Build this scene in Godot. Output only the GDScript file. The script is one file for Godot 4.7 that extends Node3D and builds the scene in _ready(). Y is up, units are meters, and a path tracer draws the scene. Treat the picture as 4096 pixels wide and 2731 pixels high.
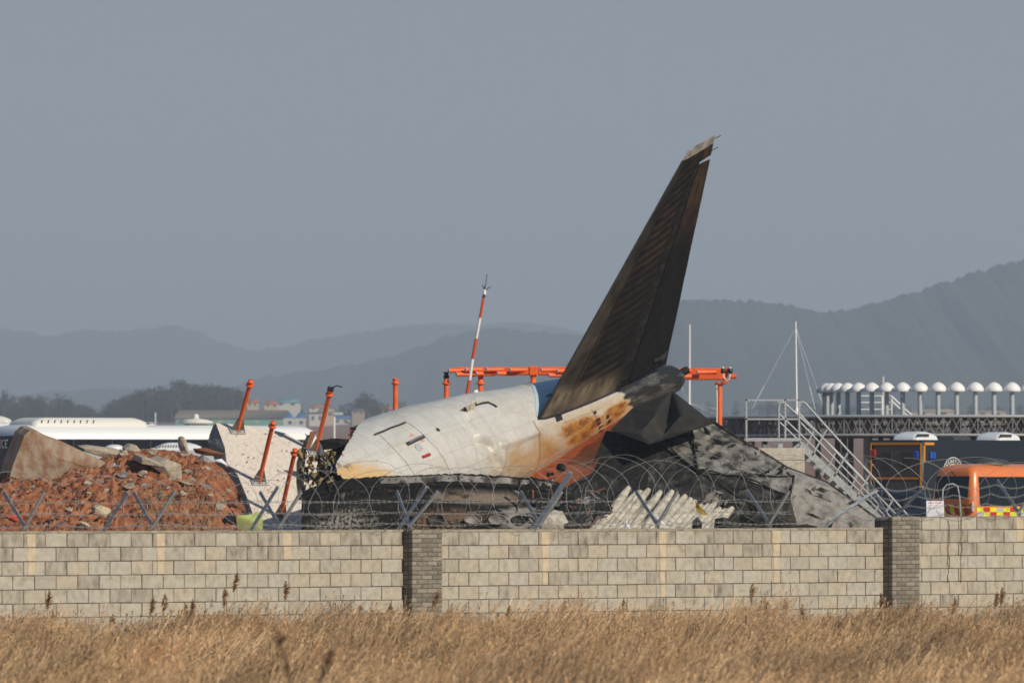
extends Node3D
# Wreck of an airliner's tail behind a block wall, seen through a long lens. Metres, y up; field level is y = 0, apron level y = 1.4.
const F := 40000.0          # focal length in photograph pixels (4096 wide)
const EYE := 3.1
const APRON := 1.4
var M := {}
var used := {}
var rng := RandomNumberGenerator.new()
var nz := FastNoiseLite.new()
var AX := Vector3(0.66398, 0.26299, -0.69998)      # tail section: towards the tail
var HX := Vector3(-0.36810, 0.92979, 0.0)
var DX := Vector3(0.65087, 0.25755, 0.71416)
var C0: Vector3

# ---------------------------------------------------------------- helpers
func at(px: float, py: float, z: float) -> Vector3:      # a place in the world: bearing, elevation and its own distance
	return Vector3((px - 2048.0) / F * z, EYE + (1930.0 - py) / F * z, -z)

func lin(r: float, g: float, b: float) -> Color:
	return Color(r, g, b).linear_to_srgb()

func numbered(n: String) -> String:
	var k: int = used.get(n, -1) + 1
	used[n] = k
	return n if k == 0 else "%s_%03d" % [n, k]

func tag(o: Node, label := "", category := "", group := "", kind := "") -> Node:
	if label != "": o.set_meta("label", label)
	if category != "": o.set_meta("category", category)
	if group != "": o.set_meta("group", group)
	if kind != "": o.set_meta("kind", kind)
	return o

func thing(called: String, label: String, category: String, pos := Vector3.ZERO, turn := 0.0, group := "") -> Node3D:
	var o := Node3D.new()
	o.name = numbered(called)
	add_child(o)
	o.position = pos
	o.rotation.y = turn
	tag(o, label, category, group)
	return o

func S() -> SurfaceTool:
	var st := SurfaceTool.new()
	st.begin(Mesh.PRIMITIVE_TRIANGLES)
	return st

func build(st: SurfaceTool, called: String, m: Material, parent: Node = null, smooth := true) -> MeshInstance3D:
	if smooth: st.index()
	st.generate_normals()
	var o := MeshInstance3D.new()
	o.mesh = st.commit()
	o.material_override = m
	if parent == null:
		o.name = numbered(called)
		add_child(o)
	else:
		o.name = called
		parent.add_child(o, true)
	return o

func put(mesh: Mesh, called: String, m: Material, parent: Node, tr := Transform3D.IDENTITY) -> MeshInstance3D:
	var o := MeshInstance3D.new()
	o.mesh = mesh
	o.material_override = m
	o.name = called
	parent.add_child(o, true)
	o.transform = tr
	return o

func tri(st: SurfaceTool, a: Vector3, b: Vector3, c: Vector3) -> void:
	st.add_vertex(a); st.add_vertex(b); st.add_vertex(c)

func quad(st: SurfaceTool, a: Vector3, b: Vector3, c: Vector3, d: Vector3) -> void:
	tri(st, a, b, c); tri(st, a, c, d)

# box with chamfered edges; faces flat (smooth group -1)
func box(st: SurfaceTool, tr: Transform3D, s: Vector3, ch := 0.0) -> void:
	st.set_smooth_group(-1)
	var h := s * 0.5
	if ch <= 0.0:
		var p := []
		for i in 8: p.append(tr * Vector3(h.x * (1 if i & 1 else -1), h.y * (1 if i & 2 else -1), h.z * (1 if i & 4 else -1)))
		for f in [[0, 2, 3, 1], [4, 5, 7, 6], [0, 1, 5, 4], [2, 6, 7, 3], [0, 4, 6, 2], [1, 3, 7, 5]]:
			quad(st, p[f[0]], p[f[1]], p[f[2]], p[f[3]])
		return
	var v := {}
	for sx in [-1, 1]:
		for sy in [-1, 1]:
			for sz in [-1, 1]:
				var q := Vector3(sx, sy, sz)
				for k in 3:
					var w := h - Vector3(ch, ch, ch)
					w[k] = h[k]
					v[[sx, sy, sz, k]] = tr * (w * q)
	for k in 3:
		var a := (k + 1) % 3
		var b := (k + 2) % 3
		for sg in [-1, 1]:
			var c4 := []
			for ab in [[-1, -1], [1, -1], [1, 1], [-1, 1]]:
				var q := [0, 0, 0, k]
				q[k] = sg; q[a] = ab[0]; q[b] = ab[1]
				c4.append(v[q])
			if sg > 0: quad(st, c4[3], c4[2], c4[1], c4[0])
			else: quad(st, c4[0], c4[1], c4[2], c4[3])
	for k in 3:                                            # edges along axis k
		var a := (k + 1) % 3
		var b := (k + 2) % 3
		for sa in [-1, 1]:
			for sb in [-1, 1]:
				var q0 := [0, 0, 0, a]; q0[a] = sa; q0[b] = sb; q0[k] = -1
				var q1 := q0.duplicate(); q1[k] = 1
				var r0 := q0.duplicate(); r0[3] = b
				var r1 := q1.duplicate(); r1[3] = b
				if sa * sb > 0: quad(st, v[q0], v[q1], v[r1], v[r0])
				else: quad(st, v[r0], v[r1], v[q1], v[q0])
	for sx in [-1, 1]:
		for sy in [-1, 1]:
			for sz in [-1, 1]:
				if sx * sy * sz > 0: tri(st, v[[sx, sy, sz, 2]], v[[sx, sy, sz, 1]], v[[sx, sy, sz, 0]])
				else: tri(st, v[[sx, sy, sz, 0]], v[[sx, sy, sz, 1]], v[[sx, sy, sz, 2]])

func tr_at(p: Vector3, yaw := 0.0) -> Transform3D:
	return Transform3D(Basis(Vector3.UP, yaw), p)

func basis_y(dir: Vector3) -> Basis:                       # a basis whose y runs along dir
	var y := dir.normalized()
	var x := y.cross(Vector3(0, 0, 1))
	if x.length() < 0.05: x = y.cross(Vector3(1, 0, 0))
	x = x.normalized()
	return Basis(x, y, x.cross(y))

func tube(st: SurfaceTool, pts: Array, r, n := 8, caps := true) -> void:
	st.set_smooth_group(0)
	var rings := []
	for i in pts.size():
		var d: Vector3 = (pts[mini(i + 1, pts.size() - 1)] - pts[maxi(i - 1, 0)])
		var b := basis_y(d)
		var rr: float = r[i] if r is Array else r
		var ring := []
		for k in n:
			var f := TAU * k / n
			ring.append(pts[i] + (b.x * cos(f) + b.z * sin(f)) * rr)
		rings.append(ring)
	for i in pts.size() - 1:
		for k in n:
			var k2 := (k + 1) % n
			quad(st, rings[i][k], rings[i][k2], rings[i + 1][k2], rings[i + 1][k])
	if caps:
		st.set_smooth_group(-1)
		for k in n:
			tri(st, pts[0], rings[0][(k + 1) % n], rings[0][k])
			tri(st, pts[-1], rings[-1][k], rings[-1][(k + 1) % n])
		st.set_smooth_group(0)

func beam(st: SurfaceTool, a: Vector3, b: Vector3, w: float, d: float, ch := 0.0) -> void:
	box(st, Transform3D(basis_y(b - a), (a + b) * 0.5), Vector3(w, a.distance_to(b), d), ch)

func angle_bar(st: SurfaceTool, a: Vector3, b: Vector3, w: float, t: float, side: Vector3) -> void:   # steel L profile
	var y := (b - a).normalized()
	var x := (side - y * side.dot(y)).normalized()
	var z := x.cross(y)
	var c := (a + b) * 0.5
	box(st, Transform3D(Basis(x, y, z), c + x * w * 0.5), Vector3(w, a.distance_to(b), t))
	box(st, Transform3D(Basis(x, y, z), c + z * (w * 0.5 + t * 0.5 + 0.0005) + x * t * 0.5), Vector3(t, a.distance_to(b), w))

func lathe(st: SurfaceTool, tr: Transform3D, prof: Array, n := 16) -> void:   # prof: [radius, height]
	st.set_smooth_group(0)
	for i in prof.size() - 1:
		for k in n:
			var f0 := TAU * k / n
			var f1 := TAU * (k + 1) / n
			var p := func(j: int, f: float) -> Vector3: return tr * Vector3(cos(f) * prof[j][0], prof[j][1], sin(f) * prof[j][0])
			quad(st, p.call(i, f0), p.call(i, f1), p.call(i + 1, f1), p.call(i + 1, f0))

func grid(st: SurfaceTool, nu: int, nv: int, fn: Callable) -> void:
	st.set_smooth_group(0)
	var g := []
	for i in nu + 1:
		var row := []
		for j in nv + 1: row.append(fn.call(float(i) / nu, float(j) / nv))
		g.append(row)
	for i in nu:
		for j in nv:
			for q in [[0, 0], [1, 0], [1, 1], [0, 0], [1, 1], [0, 1]]:
				st.set_uv(Vector2(float(i + q[0]) / nu, float(j + q[1]) / nv))
				st.add_vertex(g[i + q[0]][j + q[1]])

# A bent, dented sheet with thickness: corner points, triangles between them, each split n times and pushed about by noise.
func sheet(pts: Array, tris: Array, n: int, amp: float, fq: float, thick: float, back := Vector3(0, 0, -1), flat := false) -> SurfaceTool:
	var st := S()
	st.set_smooth_group(-1 if flat else 0)
	var dent := func(p: Vector3) -> Vector3:
		return p - back * (amp * nz.get_noise_3dv(p * fq) * 1.8 + amp * 0.4 * nz.get_noise_3dv(p * fq * 3.1 + Vector3(7, 3, 1)))
	var edges := {}
	for t in tris:
		var a: Vector3 = pts[t[0]]; var b: Vector3 = pts[t[1]]; var c: Vector3 = pts[t[2]]
		var P := func(i: int, j: int) -> Vector3: return dent.call(a + (b - a) * (float(i) / n) + (c - a) * (float(j) / n))
		for i in n:
			for j in n - i:
				tri(st, P.call(i, j), P.call(i + 1, j), P.call(i, j + 1))
				if i + j < n - 1: tri(st, P.call(i + 1, j), P.call(i + 1, j + 1), P.call(i, j + 1))
		if thick > 0.0:
			var o := back * thick
			for i in n:
				for j in n - i:
					tri(st, P.call(i, j) + o, P.call(i, j + 1) + o, P.call(i + 1, j) + o)
					if i + j < n - 1: tri(st, P.call(i + 1, j) + o, P.call(i, j + 1) + o, P.call(i + 1, j + 1) + o)
		for e in [[t[0], t[1]], [t[1], t[2]], [t[2], t[0]]]:
			var k := [mini(e[0], e[1]), maxi(e[0], e[1])]
			if edges.has(k): edges[k] = null
			else: edges[k] = e
	if thick > 0.0:
		st.set_smooth_group(-1)
		var o := back * thick
		for k in edges:
			var e = edges[k]
			if e == null: continue
			for i in n:
				var p0: Vector3 = dent.call(pts[e[0]].lerp(pts[e[1]], float(i) / n))
				var p1: Vector3 = dent.call(pts[e[0]].lerp(pts[e[1]], float(i + 1) / n))
				quad(st, p0, p0 + o, p1 + o, p1)
	return st

func fan(n: int) -> Array:
	var r := []
	for i in n - 2: r.append([0, i + 1, i + 2])
	return r

# outline traced as corner list at one distance, extruded back; a lump of broken stone or concrete
func lump(corners: Array, z: float, depth: float, n: int, amp: float, tilt := 0.0) -> SurfaceTool:
	var pts := []
	var cx := Vector3.ZERO
	for c in corners: pts.append(at(c[0], c[1], z + (c[2] if c.size() > 2 else 0.0)))
	for p in pts: cx += p / pts.size()
	pts.append(cx + Vector3(0, 0, tilt))
	var k := pts.size() - 1
	var t := []
	for i in k: t.append([k, i, (i + 1) % k])
	return sheet(pts, t, n, amp, 3.0, depth, Vector3(-0.25, 0.1, -0.96).normalized(), true)

# ---------------------------------------------------------------- materials
func ramp_lut(stops: Array) -> PackedByteArray:            # stops: [pos, r, g, b] linear
	var lut := PackedByteArray()
	lut.resize(768)
	for i in 256:
		var x := i / 255.0
		var c := Color(stops[0][1], stops[0][2], stops[0][3])
		for k in stops.size() - 1:
			var s0 = stops[k]; var s1 = stops[k + 1]
			if x >= s0[0]:
				var f := clampf((x - s0[0]) / maxf(s1[0] - s0[0], 1e-4), 0, 1)
				c = Color(s0[1], s0[2], s0[3]).lerp(Color(s1[1], s1[2], s1[3]), f)
		c = c.linear_to_srgb()
		lut[i * 3] = int(clampf(c.r, 0, 1) * 255); lut[i * 3 + 1] = int(clampf(c.g, 0, 1) * 255); lut[i * 3 + 2] = int(clampf(c.b, 0, 1) * 255)
	return lut

func noise_img(sd: int, freq: float, size := 256, oct := 5, kind := FastNoiseLite.TYPE_SIMPLEX_SMOOTH) -> Image:
	var n := FastNoiseLite.new()
	n.seed = sd; n.frequency = freq; n.fractal_octaves = oct; n.noise_type = kind
	return n.get_seamless_image(size, size)

func ramp_tex(img: Image, stops: Array) -> ImageTexture:
	var d := img.get_data()
	var lut := ramp_lut(stops)
	var out := PackedByteArray()
	out.resize(d.size() * 3)
	for i in d.size():
		var v := d[i] * 3
		out[i * 3] = lut[v]; out[i * 3 + 1] = lut[v + 1]; out[i * 3 + 2] = lut[v + 2]
	var im := Image.create_from_data(img.get_width(), img.get_height(), false, Image.FORMAT_RGB8, out)
	im.generate_mipmaps()
	return ImageTexture.create_from_image(im)

func bump_tex(img: Image, k: float) -> ImageTexture:
	var im: Image = img.duplicate()
	im.convert(Image.FORMAT_RGBA8)
	im.bump_map_to_normal_map(k)
	return ImageTexture.create_from_image(im)

func plain(r: float, g: float, b: float, rough := 0.7, metal := 0.0) -> StandardMaterial3D:
	var m := StandardMaterial3D.new()
	m.albedo_color = lin(r, g, b)
	m.roughness = rough
	m.metallic = metal
	m.cull_mode = BaseMaterial3D.CULL_DISABLED
	return m

func mottled(img: Image, stops: Array, scale: Vector3, rough := 0.8, metal := 0.0, bump: Texture2D = null, bk := 1.0, world := false) -> StandardMaterial3D:
	var m := plain(1, 1, 1, rough, metal)
	m.albedo_texture = ramp_tex(img, stops)
	m.uv1_triplanar = true
	m.uv1_world_triplanar = world
	m.uv1_scale = scale
	if bump:
		m.normal_enabled = true
		m.normal_texture = bump
		m.normal_scale = bk
	return m

func make_materials() -> void:
	var cloud := noise_img(3, 0.012)
	var fine := noise_img(5, 0.05)
	var blot := noise_img(9, 0.02, 512, 6)
	var cell := noise_img(11, 0.06, 256, 3, FastNoiseLite.TYPE_CELLULAR)
	var nb := bump_tex(fine, 4.0)
	var nc := bump_tex(cell, 5.0)
	# block wall: six tones, streaked and spotted
	M.block = []
	for i in 6:
		var k: float = [1.0, 0.96, 1.03, 0.98, 0.92, 1.01][i]
		var w: float = [0.0, 0.01, -0.005, 0.015, 0.0, -0.01][i]
		M.block.append(mottled(noise_img(20 + i, 0.03, 256, 5), [[0.0, 0.22 * k, 0.195 * k, 0.155 * k], [0.3, 0.40 * k + w, 0.36 * k, 0.292 * k - w], [0.6, 0.45 * k + w, 0.41 * k, 0.335 * k - w], [1.0, 0.52 * k, 0.48 * k, 0.395 * k]], Vector3(1.1, 0.7, 1.1), 0.92, 0, nb, 0.35, true))
	M.stained = []
	for i in 3:
		M.stained.append(mottled(noise_img(40 + i, 0.025, 256, 5), [[0.0, 0.12, 0.107, 0.088], [0.3, 0.29, 0.258, 0.208], [0.6, 0.40, 0.36, 0.292], [1.0, 0.47, 0.43, 0.35]], Vector3(1.3, 0.45, 1.3), 0.93, 0, nb, 0.35, true))
	M.mortar = mottled(fine, [[0.0, 0.06, 0.054, 0.045], [0.5, 0.11, 0.10, 0.083], [1.0, 0.20, 0.18, 0.15]], Vector3(1.5, 1.5, 1.5), 0.95, 0, null, 1, true)
	M.cap = mottled(blot, [[0.0, 0.13, 0.115, 0.085], [0.5, 0.31, 0.27, 0.205], [1.0, 0.43, 0.38, 0.29]], Vector3(0.9, 0.9, 0.9), 0.95, 0, nb, 0.6, true)
	M.grout = mottled(blot, [[0.0, 0.42, 0.34, 0.23], [0.5, 0.56, 0.46, 0.32], [1.0, 0.62, 0.53, 0.39]], Vector3(1.2, 0.5, 1.2), 0.95, 0, nb, 0.4, true)
	M.brick = []
	for i in 5:
		var k: float = [1.0, 0.82, 1.15, 0.7, 0.93][i]
		M.brick.append(mottled(noise_img(60 + i, 0.05), [[0.0, 0.13 * k, 0.115 * k, 0.09 * k], [0.5, 0.25 * k, 0.22 * k, 0.175 * k], [1.0, 0.35 * k, 0.315 * k, 0.255 * k]], Vector3(2, 2, 2), 0.93, 0, nb, 0.4, true))
	# soils, ground
	M.field = mottled(blot, [[0.0, 0.10, 0.065, 0.035], [1.0, 0.25, 0.18, 0.10]], Vector3(0.2, 0.2, 0.2), 1.0, 0, null, 1, true)
	M.apron = mottled(blot, [[0.0, 0.15, 0.07, 0.045], [0.5, 0.24, 0.125, 0.085], [1.0, 0.30, 0.20, 0.13]], Vector3(0.02, 0.02, 0.02), 1.0, 0, null, 1, true)
	M.soil = mottled(noise_img(71, 0.02, 512, 6), [[0.0, 0.06, 0.018, 0.009], [0.34, 0.19, 0.056, 0.022], [0.52, 0.31, 0.108, 0.043], [0.72, 0.39, 0.18, 0.085], [1.0, 0.47, 0.28, 0.165]], Vector3(0.25, 0.25, 0.25), 1.0, 0, nc, 1.0, true)
	M.clod = mottled(fine, [[0.0, 0.10, 0.03, 0.013], [0.6, 0.21, 0.07, 0.03], [1.0, 0.33, 0.15, 0.078]], Vector3(1, 1, 1), 1.0, 0, null, 1, true)
	M.concrete = mottled(blot, [[0.0, 0.25, 0.20, 0.145], [0.5, 0.40, 0.34, 0.26], [1.0, 0.55, 0.48, 0.385]], Vector3(0.5, 0.5, 0.5), 0.95, 0, nc, 0.5, true)
	M.dirty_concrete = mottled(blot, [[0.0, 0.26, 0.12, 0.06], [0.4, 0.32, 0.195, 0.12], [0.6, 0.37, 0.285, 0.205], [1.0, 0.45, 0.375, 0.29]], Vector3(0.22, 0.16, 0.22), 0.95, 0, nc, 0.4, true)
	M.pale_slab = mottled(noise_img(77, 0.03, 512, 6), [[0.0, 0.42, 0.30, 0.22], [0.2, 0.54, 0.45, 0.37], [0.42, 0.62, 0.56, 0.49], [1.0, 0.70, 0.65, 0.58]], Vector3(0.35, 0.35, 0.35), 0.95, 0, nb, 0.5, true)
	M.plinth = mottled(blot, [[0.0, 0.42, 0.38, 0.31], [0.5, 0.56, 0.52, 0.44], [1.0, 0.64, 0.60, 0.52]], Vector3(0.6, 0.6, 0.6), 0.95, 0, nb, 0.4, true)
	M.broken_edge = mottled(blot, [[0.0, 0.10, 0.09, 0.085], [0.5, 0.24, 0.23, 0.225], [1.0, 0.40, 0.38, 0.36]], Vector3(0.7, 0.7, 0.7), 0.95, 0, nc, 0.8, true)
	# aircraft
	M.soot = mottled(blot, [[0.0, 0.008, 0.008, 0.008], [0.5, 0.018, 0.017, 0.016], [0.75, 0.035, 0.033, 0.03], [1.0, 0.10, 0.095, 0.085]], Vector3(0.5, 0.5, 0.5), 0.55, 0, nb, 0.35, true)
	M.ash = mottled(noise_img(81, 0.018, 512, 6), [[0.0, 0.015, 0.014, 0.013], [0.38, 0.035, 0.034, 0.032], [0.47, 0.12, 0.115, 0.105], [0.58, 0.25, 0.235, 0.215], [1.0, 0.40, 0.38, 0.35]], Vector3(0.2, 0.2, 0.2), 0.7, 0, nb, 0.4, true)
	M.ash_pale = mottled(noise_img(82, 0.018, 512, 6), [[0.0, 0.04, 0.038, 0.035], [0.3, 0.16, 0.15, 0.135], [0.5, 0.27, 0.25, 0.225], [1.0, 0.38, 0.36, 0.33]], Vector3(0.28, 0.28, 0.28), 0.7, 0, nb, 0.4, true)
	M.ash_dark = mottled(noise_img(83, 0.018, 512, 6), [[0.0, 0.012, 0.012, 0.012], [0.55, 0.03, 0.029, 0.027], [0.75, 0.075, 0.07, 0.065], [1.0, 0.16, 0.15, 0.14]], Vector3(0.28, 0.28, 0.28), 0.65, 0, nb, 0.4, true)
	M.char_skin = mottled(blot, [[0.0, 0.022, 0.02, 0.018], [0.5, 0.037, 0.034, 0.031], [1.0, 0.06, 0.056, 0.05]], Vector3(0.3, 0.3, 0.3), 0.42, 0, nb, 0.2, true)
	M.orange_skin = mottled(noise_img(85, 0.015, 512, 6), [[0.0, 0.03, 0.014, 0.01], [0.26, 0.14, 0.034, 0.014], [0.42, 0.42, 0.085, 0.022], [1.0, 0.55, 0.13, 0.033]], Vector3(0.3, 0.3, 0.3), 0.5, 0, null, 1, true)
	M.foam = mottled(blot, [[0.0, 0.22, 0.12, 0.04], [0.4, 0.50, 0.38, 0.20], [0.6, 0.62, 0.55, 0.40], [1.0, 0.75, 0.71, 0.60]], Vector3(1.6, 1.6, 1.6), 1.0, 0, nc, 0.7, true)
	M.foam_burnt = mottled(blot, [[0.0, 0.02, 0.018, 0.014], [0.4, 0.12, 0.085, 0.04], [0.6, 0.40, 0.28, 0.11], [1.0, 0.66, 0.57, 0.38]], Vector3(2.2, 2.2, 2.2), 1.0, 0, nc, 0.7, true)
	M.white_panel = mottled(blot, [[0.0, 0.10, 0.085, 0.06], [0.35, 0.34, 0.31, 0.25], [0.6, 0.50, 0.47, 0.39], [1.0, 0.60, 0.57, 0.49]], Vector3(0.5, 0.5, 0.5), 0.7, 0, nb, 0.2, true)
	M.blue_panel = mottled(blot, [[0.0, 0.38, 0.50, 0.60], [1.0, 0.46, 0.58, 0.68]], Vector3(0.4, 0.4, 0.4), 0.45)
	M.alu = mottled(fine, [[0.0, 0.25, 0.25, 0.25], [1.0, 0.50, 0.50, 0.49]], Vector3(1, 1, 1), 0.4, 0.6)
	for k in ["soot", "ash", "ash_dark", "ash_pale", "char_skin"]:
		M[k].metallic_specular = 0.2
		M[k].roughness = 0.85 if k != "char_skin" else 0.6
	# painted and galvanised metal
	M.orange = mottled(cloud, [[0.0, 0.70, 0.095, 0.013], [0.5, 0.82, 0.125, 0.018], [1.0, 0.86, 0.17, 0.03]], Vector3(0.6, 0.6, 0.6), 0.45)
	M.red_band = plain(0.62, 0.075, 0.02, 0.45)
	M.white_band = plain(0.74, 0.74, 0.73, 0.45)
	M.white_radome = plain(0.80, 0.80, 0.79, 0.5)
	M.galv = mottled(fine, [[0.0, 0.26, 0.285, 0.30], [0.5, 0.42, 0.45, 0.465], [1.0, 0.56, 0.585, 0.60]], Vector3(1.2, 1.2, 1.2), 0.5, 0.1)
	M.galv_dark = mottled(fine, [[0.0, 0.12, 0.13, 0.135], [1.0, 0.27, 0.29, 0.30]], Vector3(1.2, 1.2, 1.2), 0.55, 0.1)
	M.plate = mottled(blot, [[0.0, 0.20, 0.175, 0.15], [1.0, 0.36, 0.325, 0.285]], Vector3(1.5, 1.5, 1.5), 0.6, 0.2)
	M.wire = plain(0.40, 0.39, 0.37, 0.4, 0.3)
	M.rusty = mottled(fine, [[0.0, 0.10, 0.04, 0.02], [1.0, 0.28, 0.12, 0.06]], Vector3(1, 1, 1), 0.9)
	M.black = plain(0.012, 0.012, 0.013, 0.5)
	M.dark_grey = plain(0.05, 0.05, 0.052, 0.5)
	M.mesh_grey = mottled(fine, [[0.0, 0.10, 0.11, 0.11], [1.0, 0.22, 0.235, 0.235]], Vector3(0.7, 0.7, 0.7), 0.7)
	# vehicles
	M.bus_white = plain(0.74, 0.75, 0.76, 0.28); M.bus_white.clearcoat_enabled = true
	M.cream = plain(0.66, 0.655, 0.61, 0.5)
	M.glass = plain(0.010, 0.013, 0.018, 0.06)
	M.glass_navy = plain(0.012, 0.022, 0.034, 0.10)
	M.truck_black = plain(0.014, 0.017, 0.022, 0.35)
	M.truck_grey = plain(0.10, 0.098, 0.094, 0.5)
	M.amber = plain(0.70, 0.27, 0.02, 0.4)
	M.blue_lamp = plain(0.02, 0.09, 0.45, 0.25)
	M.red_lamp = plain(0.45, 0.03, 0.035, 0.25)
	M.van_orange = plain(0.72, 0.185, 0.03, 0.3); M.van_orange.clearcoat_enabled = true
	M.hi_yellow = plain(0.72, 0.74, 0.02, 0.45)
	M.hi_red = plain(0.50, 0.03, 0.02, 0.45)
	M.silver = plain(0.45, 0.46, 0.47, 0.4)
	M.car_navy = plain(0.012, 0.018, 0.032, 0.15)
	M.paper = plain(0.78, 0.77, 0.80, 0.9)
	M.cloth_yellow = plain(0.62, 0.45, 0.03, 0.8)
	M.green_sheet = mottled(cloud, [[0.0, 0.32, 0.40, 0.10], [1.0, 0.50, 0.58, 0.22]], Vector3(0.5, 0.5, 0.5), 0.6)
	M.red_sheet = plain(0.52, 0.06, 0.02, 0.5)
	# far off
	M.wood = mottled(noise_img(91, 0.03, 256, 5), [[0.0, 0.018, 0.022, 0.016], [0.5, 0.04, 0.042, 0.028], [1.0, 0.085, 0.07, 0.045]], Vector3(0.02, 0.02, 0.02), 1.0, 0, null, 1, true)
	M.leaf = plain(1, 1, 1, 0.9); M.leaf.vertex_color_use_as_albedo = true
	M.bark = plain(0.10, 0.075, 0.055, 0.95)
	M.straw = plain(1, 1, 1, 0.85); M.straw.vertex_color_use_as_albedo = true; M.straw.backlight = lin(0.4, 0.33, 0.22)
	M.straw_end = plain(0.32, 0.20, 0.11, 0.95)
	M.weed = plain(0.15, 0.085, 0.05, 0.95)

# ---------------------------------------------------------------- sky, sun, camera
func stage_light() -> void:
	var cam := Camera3D.new()
	cam.name = "camera"
	add_child(cam)
	var ca := CameraAttributesPhysical.new()
	ca.frustum_focal_length = 351.6
	ca.frustum_focus_distance = 205.0
	ca.exposure_aperture = 7.0
	ca.frustum_near = 1.0
	ca.frustum_far = 45000.0
	cam.attributes = ca
	cam.fov = 3.9104
	cam.near = 1.0
	cam.far = 45000.0
	cam.position = Vector3(0, EYE, 0)
	cam.rotation.x = atan(564.5 / F)
	cam.current = true
	var sky := ProceduralSkyMaterial.new()
	sky.sky_horizon_color = lin(0.40, 0.435, 0.455)
	sky.sky_top_color = lin(0.10, 0.17, 0.28)
	sky.sky_curve = 0.07
	sky.ground_horizon_color = lin(0.27, 0.28, 0.30)
	sky.ground_bottom_color = lin(0.10, 0.08, 0.06)
	sky.sun_angle_max = 1.0
	var e := Environment.new()
	e.background_mode = Environment.BG_SKY
	e.sky = Sky.new()
	e.sky.sky_material = sky
	e.tonemap_mode = Environment.TONE_MAPPER_LINEAR
	e.tonemap_exposure = 1.0
	e.sdfgi_enabled = true
	e.ssao_enabled = true
	e.ssil_enabled = true
	e.fog_enabled = true
	e.fog_density = 0.00012
	e.fog_light_color = lin(0.72, 0.845, 1.0)
	var we := WorldEnvironment.new()
	we.name = "world_environment"
	we.environment = e
	add_child(we)
	var sun := DirectionalLight3D.new()
	sun.name = "sun"
	sun.light_energy = 1.3
	sun.light_angular_distance = 0.5
	sun.light_color = Color(1.0, 0.955, 0.88)
	sun.shadow_enabled = true
	add_child(sun)
	sun.look_at_from_position(Vector3(0.622, 0.50, 0.60) * 100.0, Vector3.ZERO)

# ---------------------------------------------------------------- terrain and hills
func land(z: float) -> float:                               # height of the apron and farmland at distance z
	var k := [[0.0, APRON], [520.0, APRON], [1440.0, 7.2], [2400.0, 13.0], [3500.0, 21.0], [4200.0, 29.0], [6500.0, 46.0], [24000.0, 70.0]]
	for i in k.size() - 1:
		if z < k[i + 1][0]: return lerpf(k[i][1], k[i + 1][1], (z - k[i][0]) / (k[i + 1][0] - k[i][0]))
	return 70.0

func wall_t(px: float) -> float:                            # metres along the wall's face from its reference point to a bearing
	var k := (px - 2048.0) / F
	return (k * 142.3 + 6.752) / (WD.x + k * WD.z)
const WA := Vector3(-6.752, 0, -142.3)
const WD := Vector3(0.7396, 0, -0.6730)                     # along the wall
const WN := Vector3(0.6730, 0, 0.7396)                      # out of the wall, to the field

func wp(t: float, y: float, out: float) -> Vector3:
	return WA + WD * t + WN * out + Vector3(0, y, 0)

func terrain() -> void:
	var st := S()
	for q in [[Vector3(-400, 0, 60), Vector3(400, 0, 60)]]:
		grid(st, 8, 8, func(u: float, v: float): return WA + WD * lerpf(-700, 700, u) + WN * lerpf(-0.1, 300, v))
	tag(build(st, "field", M.field), "", "", "", "structure")
	st = S()
	grid(st, 60, 90, func(u: float, v: float):
		var a := (u - 0.5) * 2.0
		var t := signf(a) * pow(absf(a), 2.5) * 14000.0
		var n := 0.07 + pow(v, 3.0) * 24000.0
		var p := WA + WD * t - WN * n
		p.y = land(-p.z) if n > 1 else APRON
		return p)
	tag(build(st, "apron_ground", M.apron), "", "", "", "structure")
	# ranges of hills: crest line (bearing, elevation) at its distance, with slopes before and behind
	ridge("hill", 19500, [[-700, 1320], [-200, 1330], [0, 1308], [90, 1318], [190, 1340], [330, 1312], [450, 1318], [600, 1308], [690, 1290], [770, 1312], [900, 1368], [1000, 1395], [1120, 1385], [1280, 1345], [1450, 1322], [1600, 1300], [1750, 1287], [1900, 1292], [2080, 1280], [2200, 1300], [2400, 1330], [2800, 1340], [4700, 1400]], 2600, 31)
	ridge("hill", 12500, [[-700, 1600], [0, 1590], [200, 1565], [420, 1550], [700, 1560], [900, 1545], [1080, 1500], [1250, 1478], [1420, 1452], [1560, 1420], [1680, 1380], [1800, 1338], [1900, 1312], [2000, 1303], [2120, 1318], [2260, 1328], [2420, 1345], [2600, 1370], [3000, 1440], [4700, 1500]], 2300, 32)
	ridge("hill", 9800, [[2050, 1560], [2300, 1440], [2450, 1350], [2580, 1260], [2700, 1196], [2820, 1190], [2960, 1194], [3120, 1205], [3290, 1240], [3400, 1232], [3500, 1205], [3640, 1165], [3800, 1118], [3930, 1072], [4040, 1040], [4200, 1000], [4700, 930]], 2000, 33)

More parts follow.
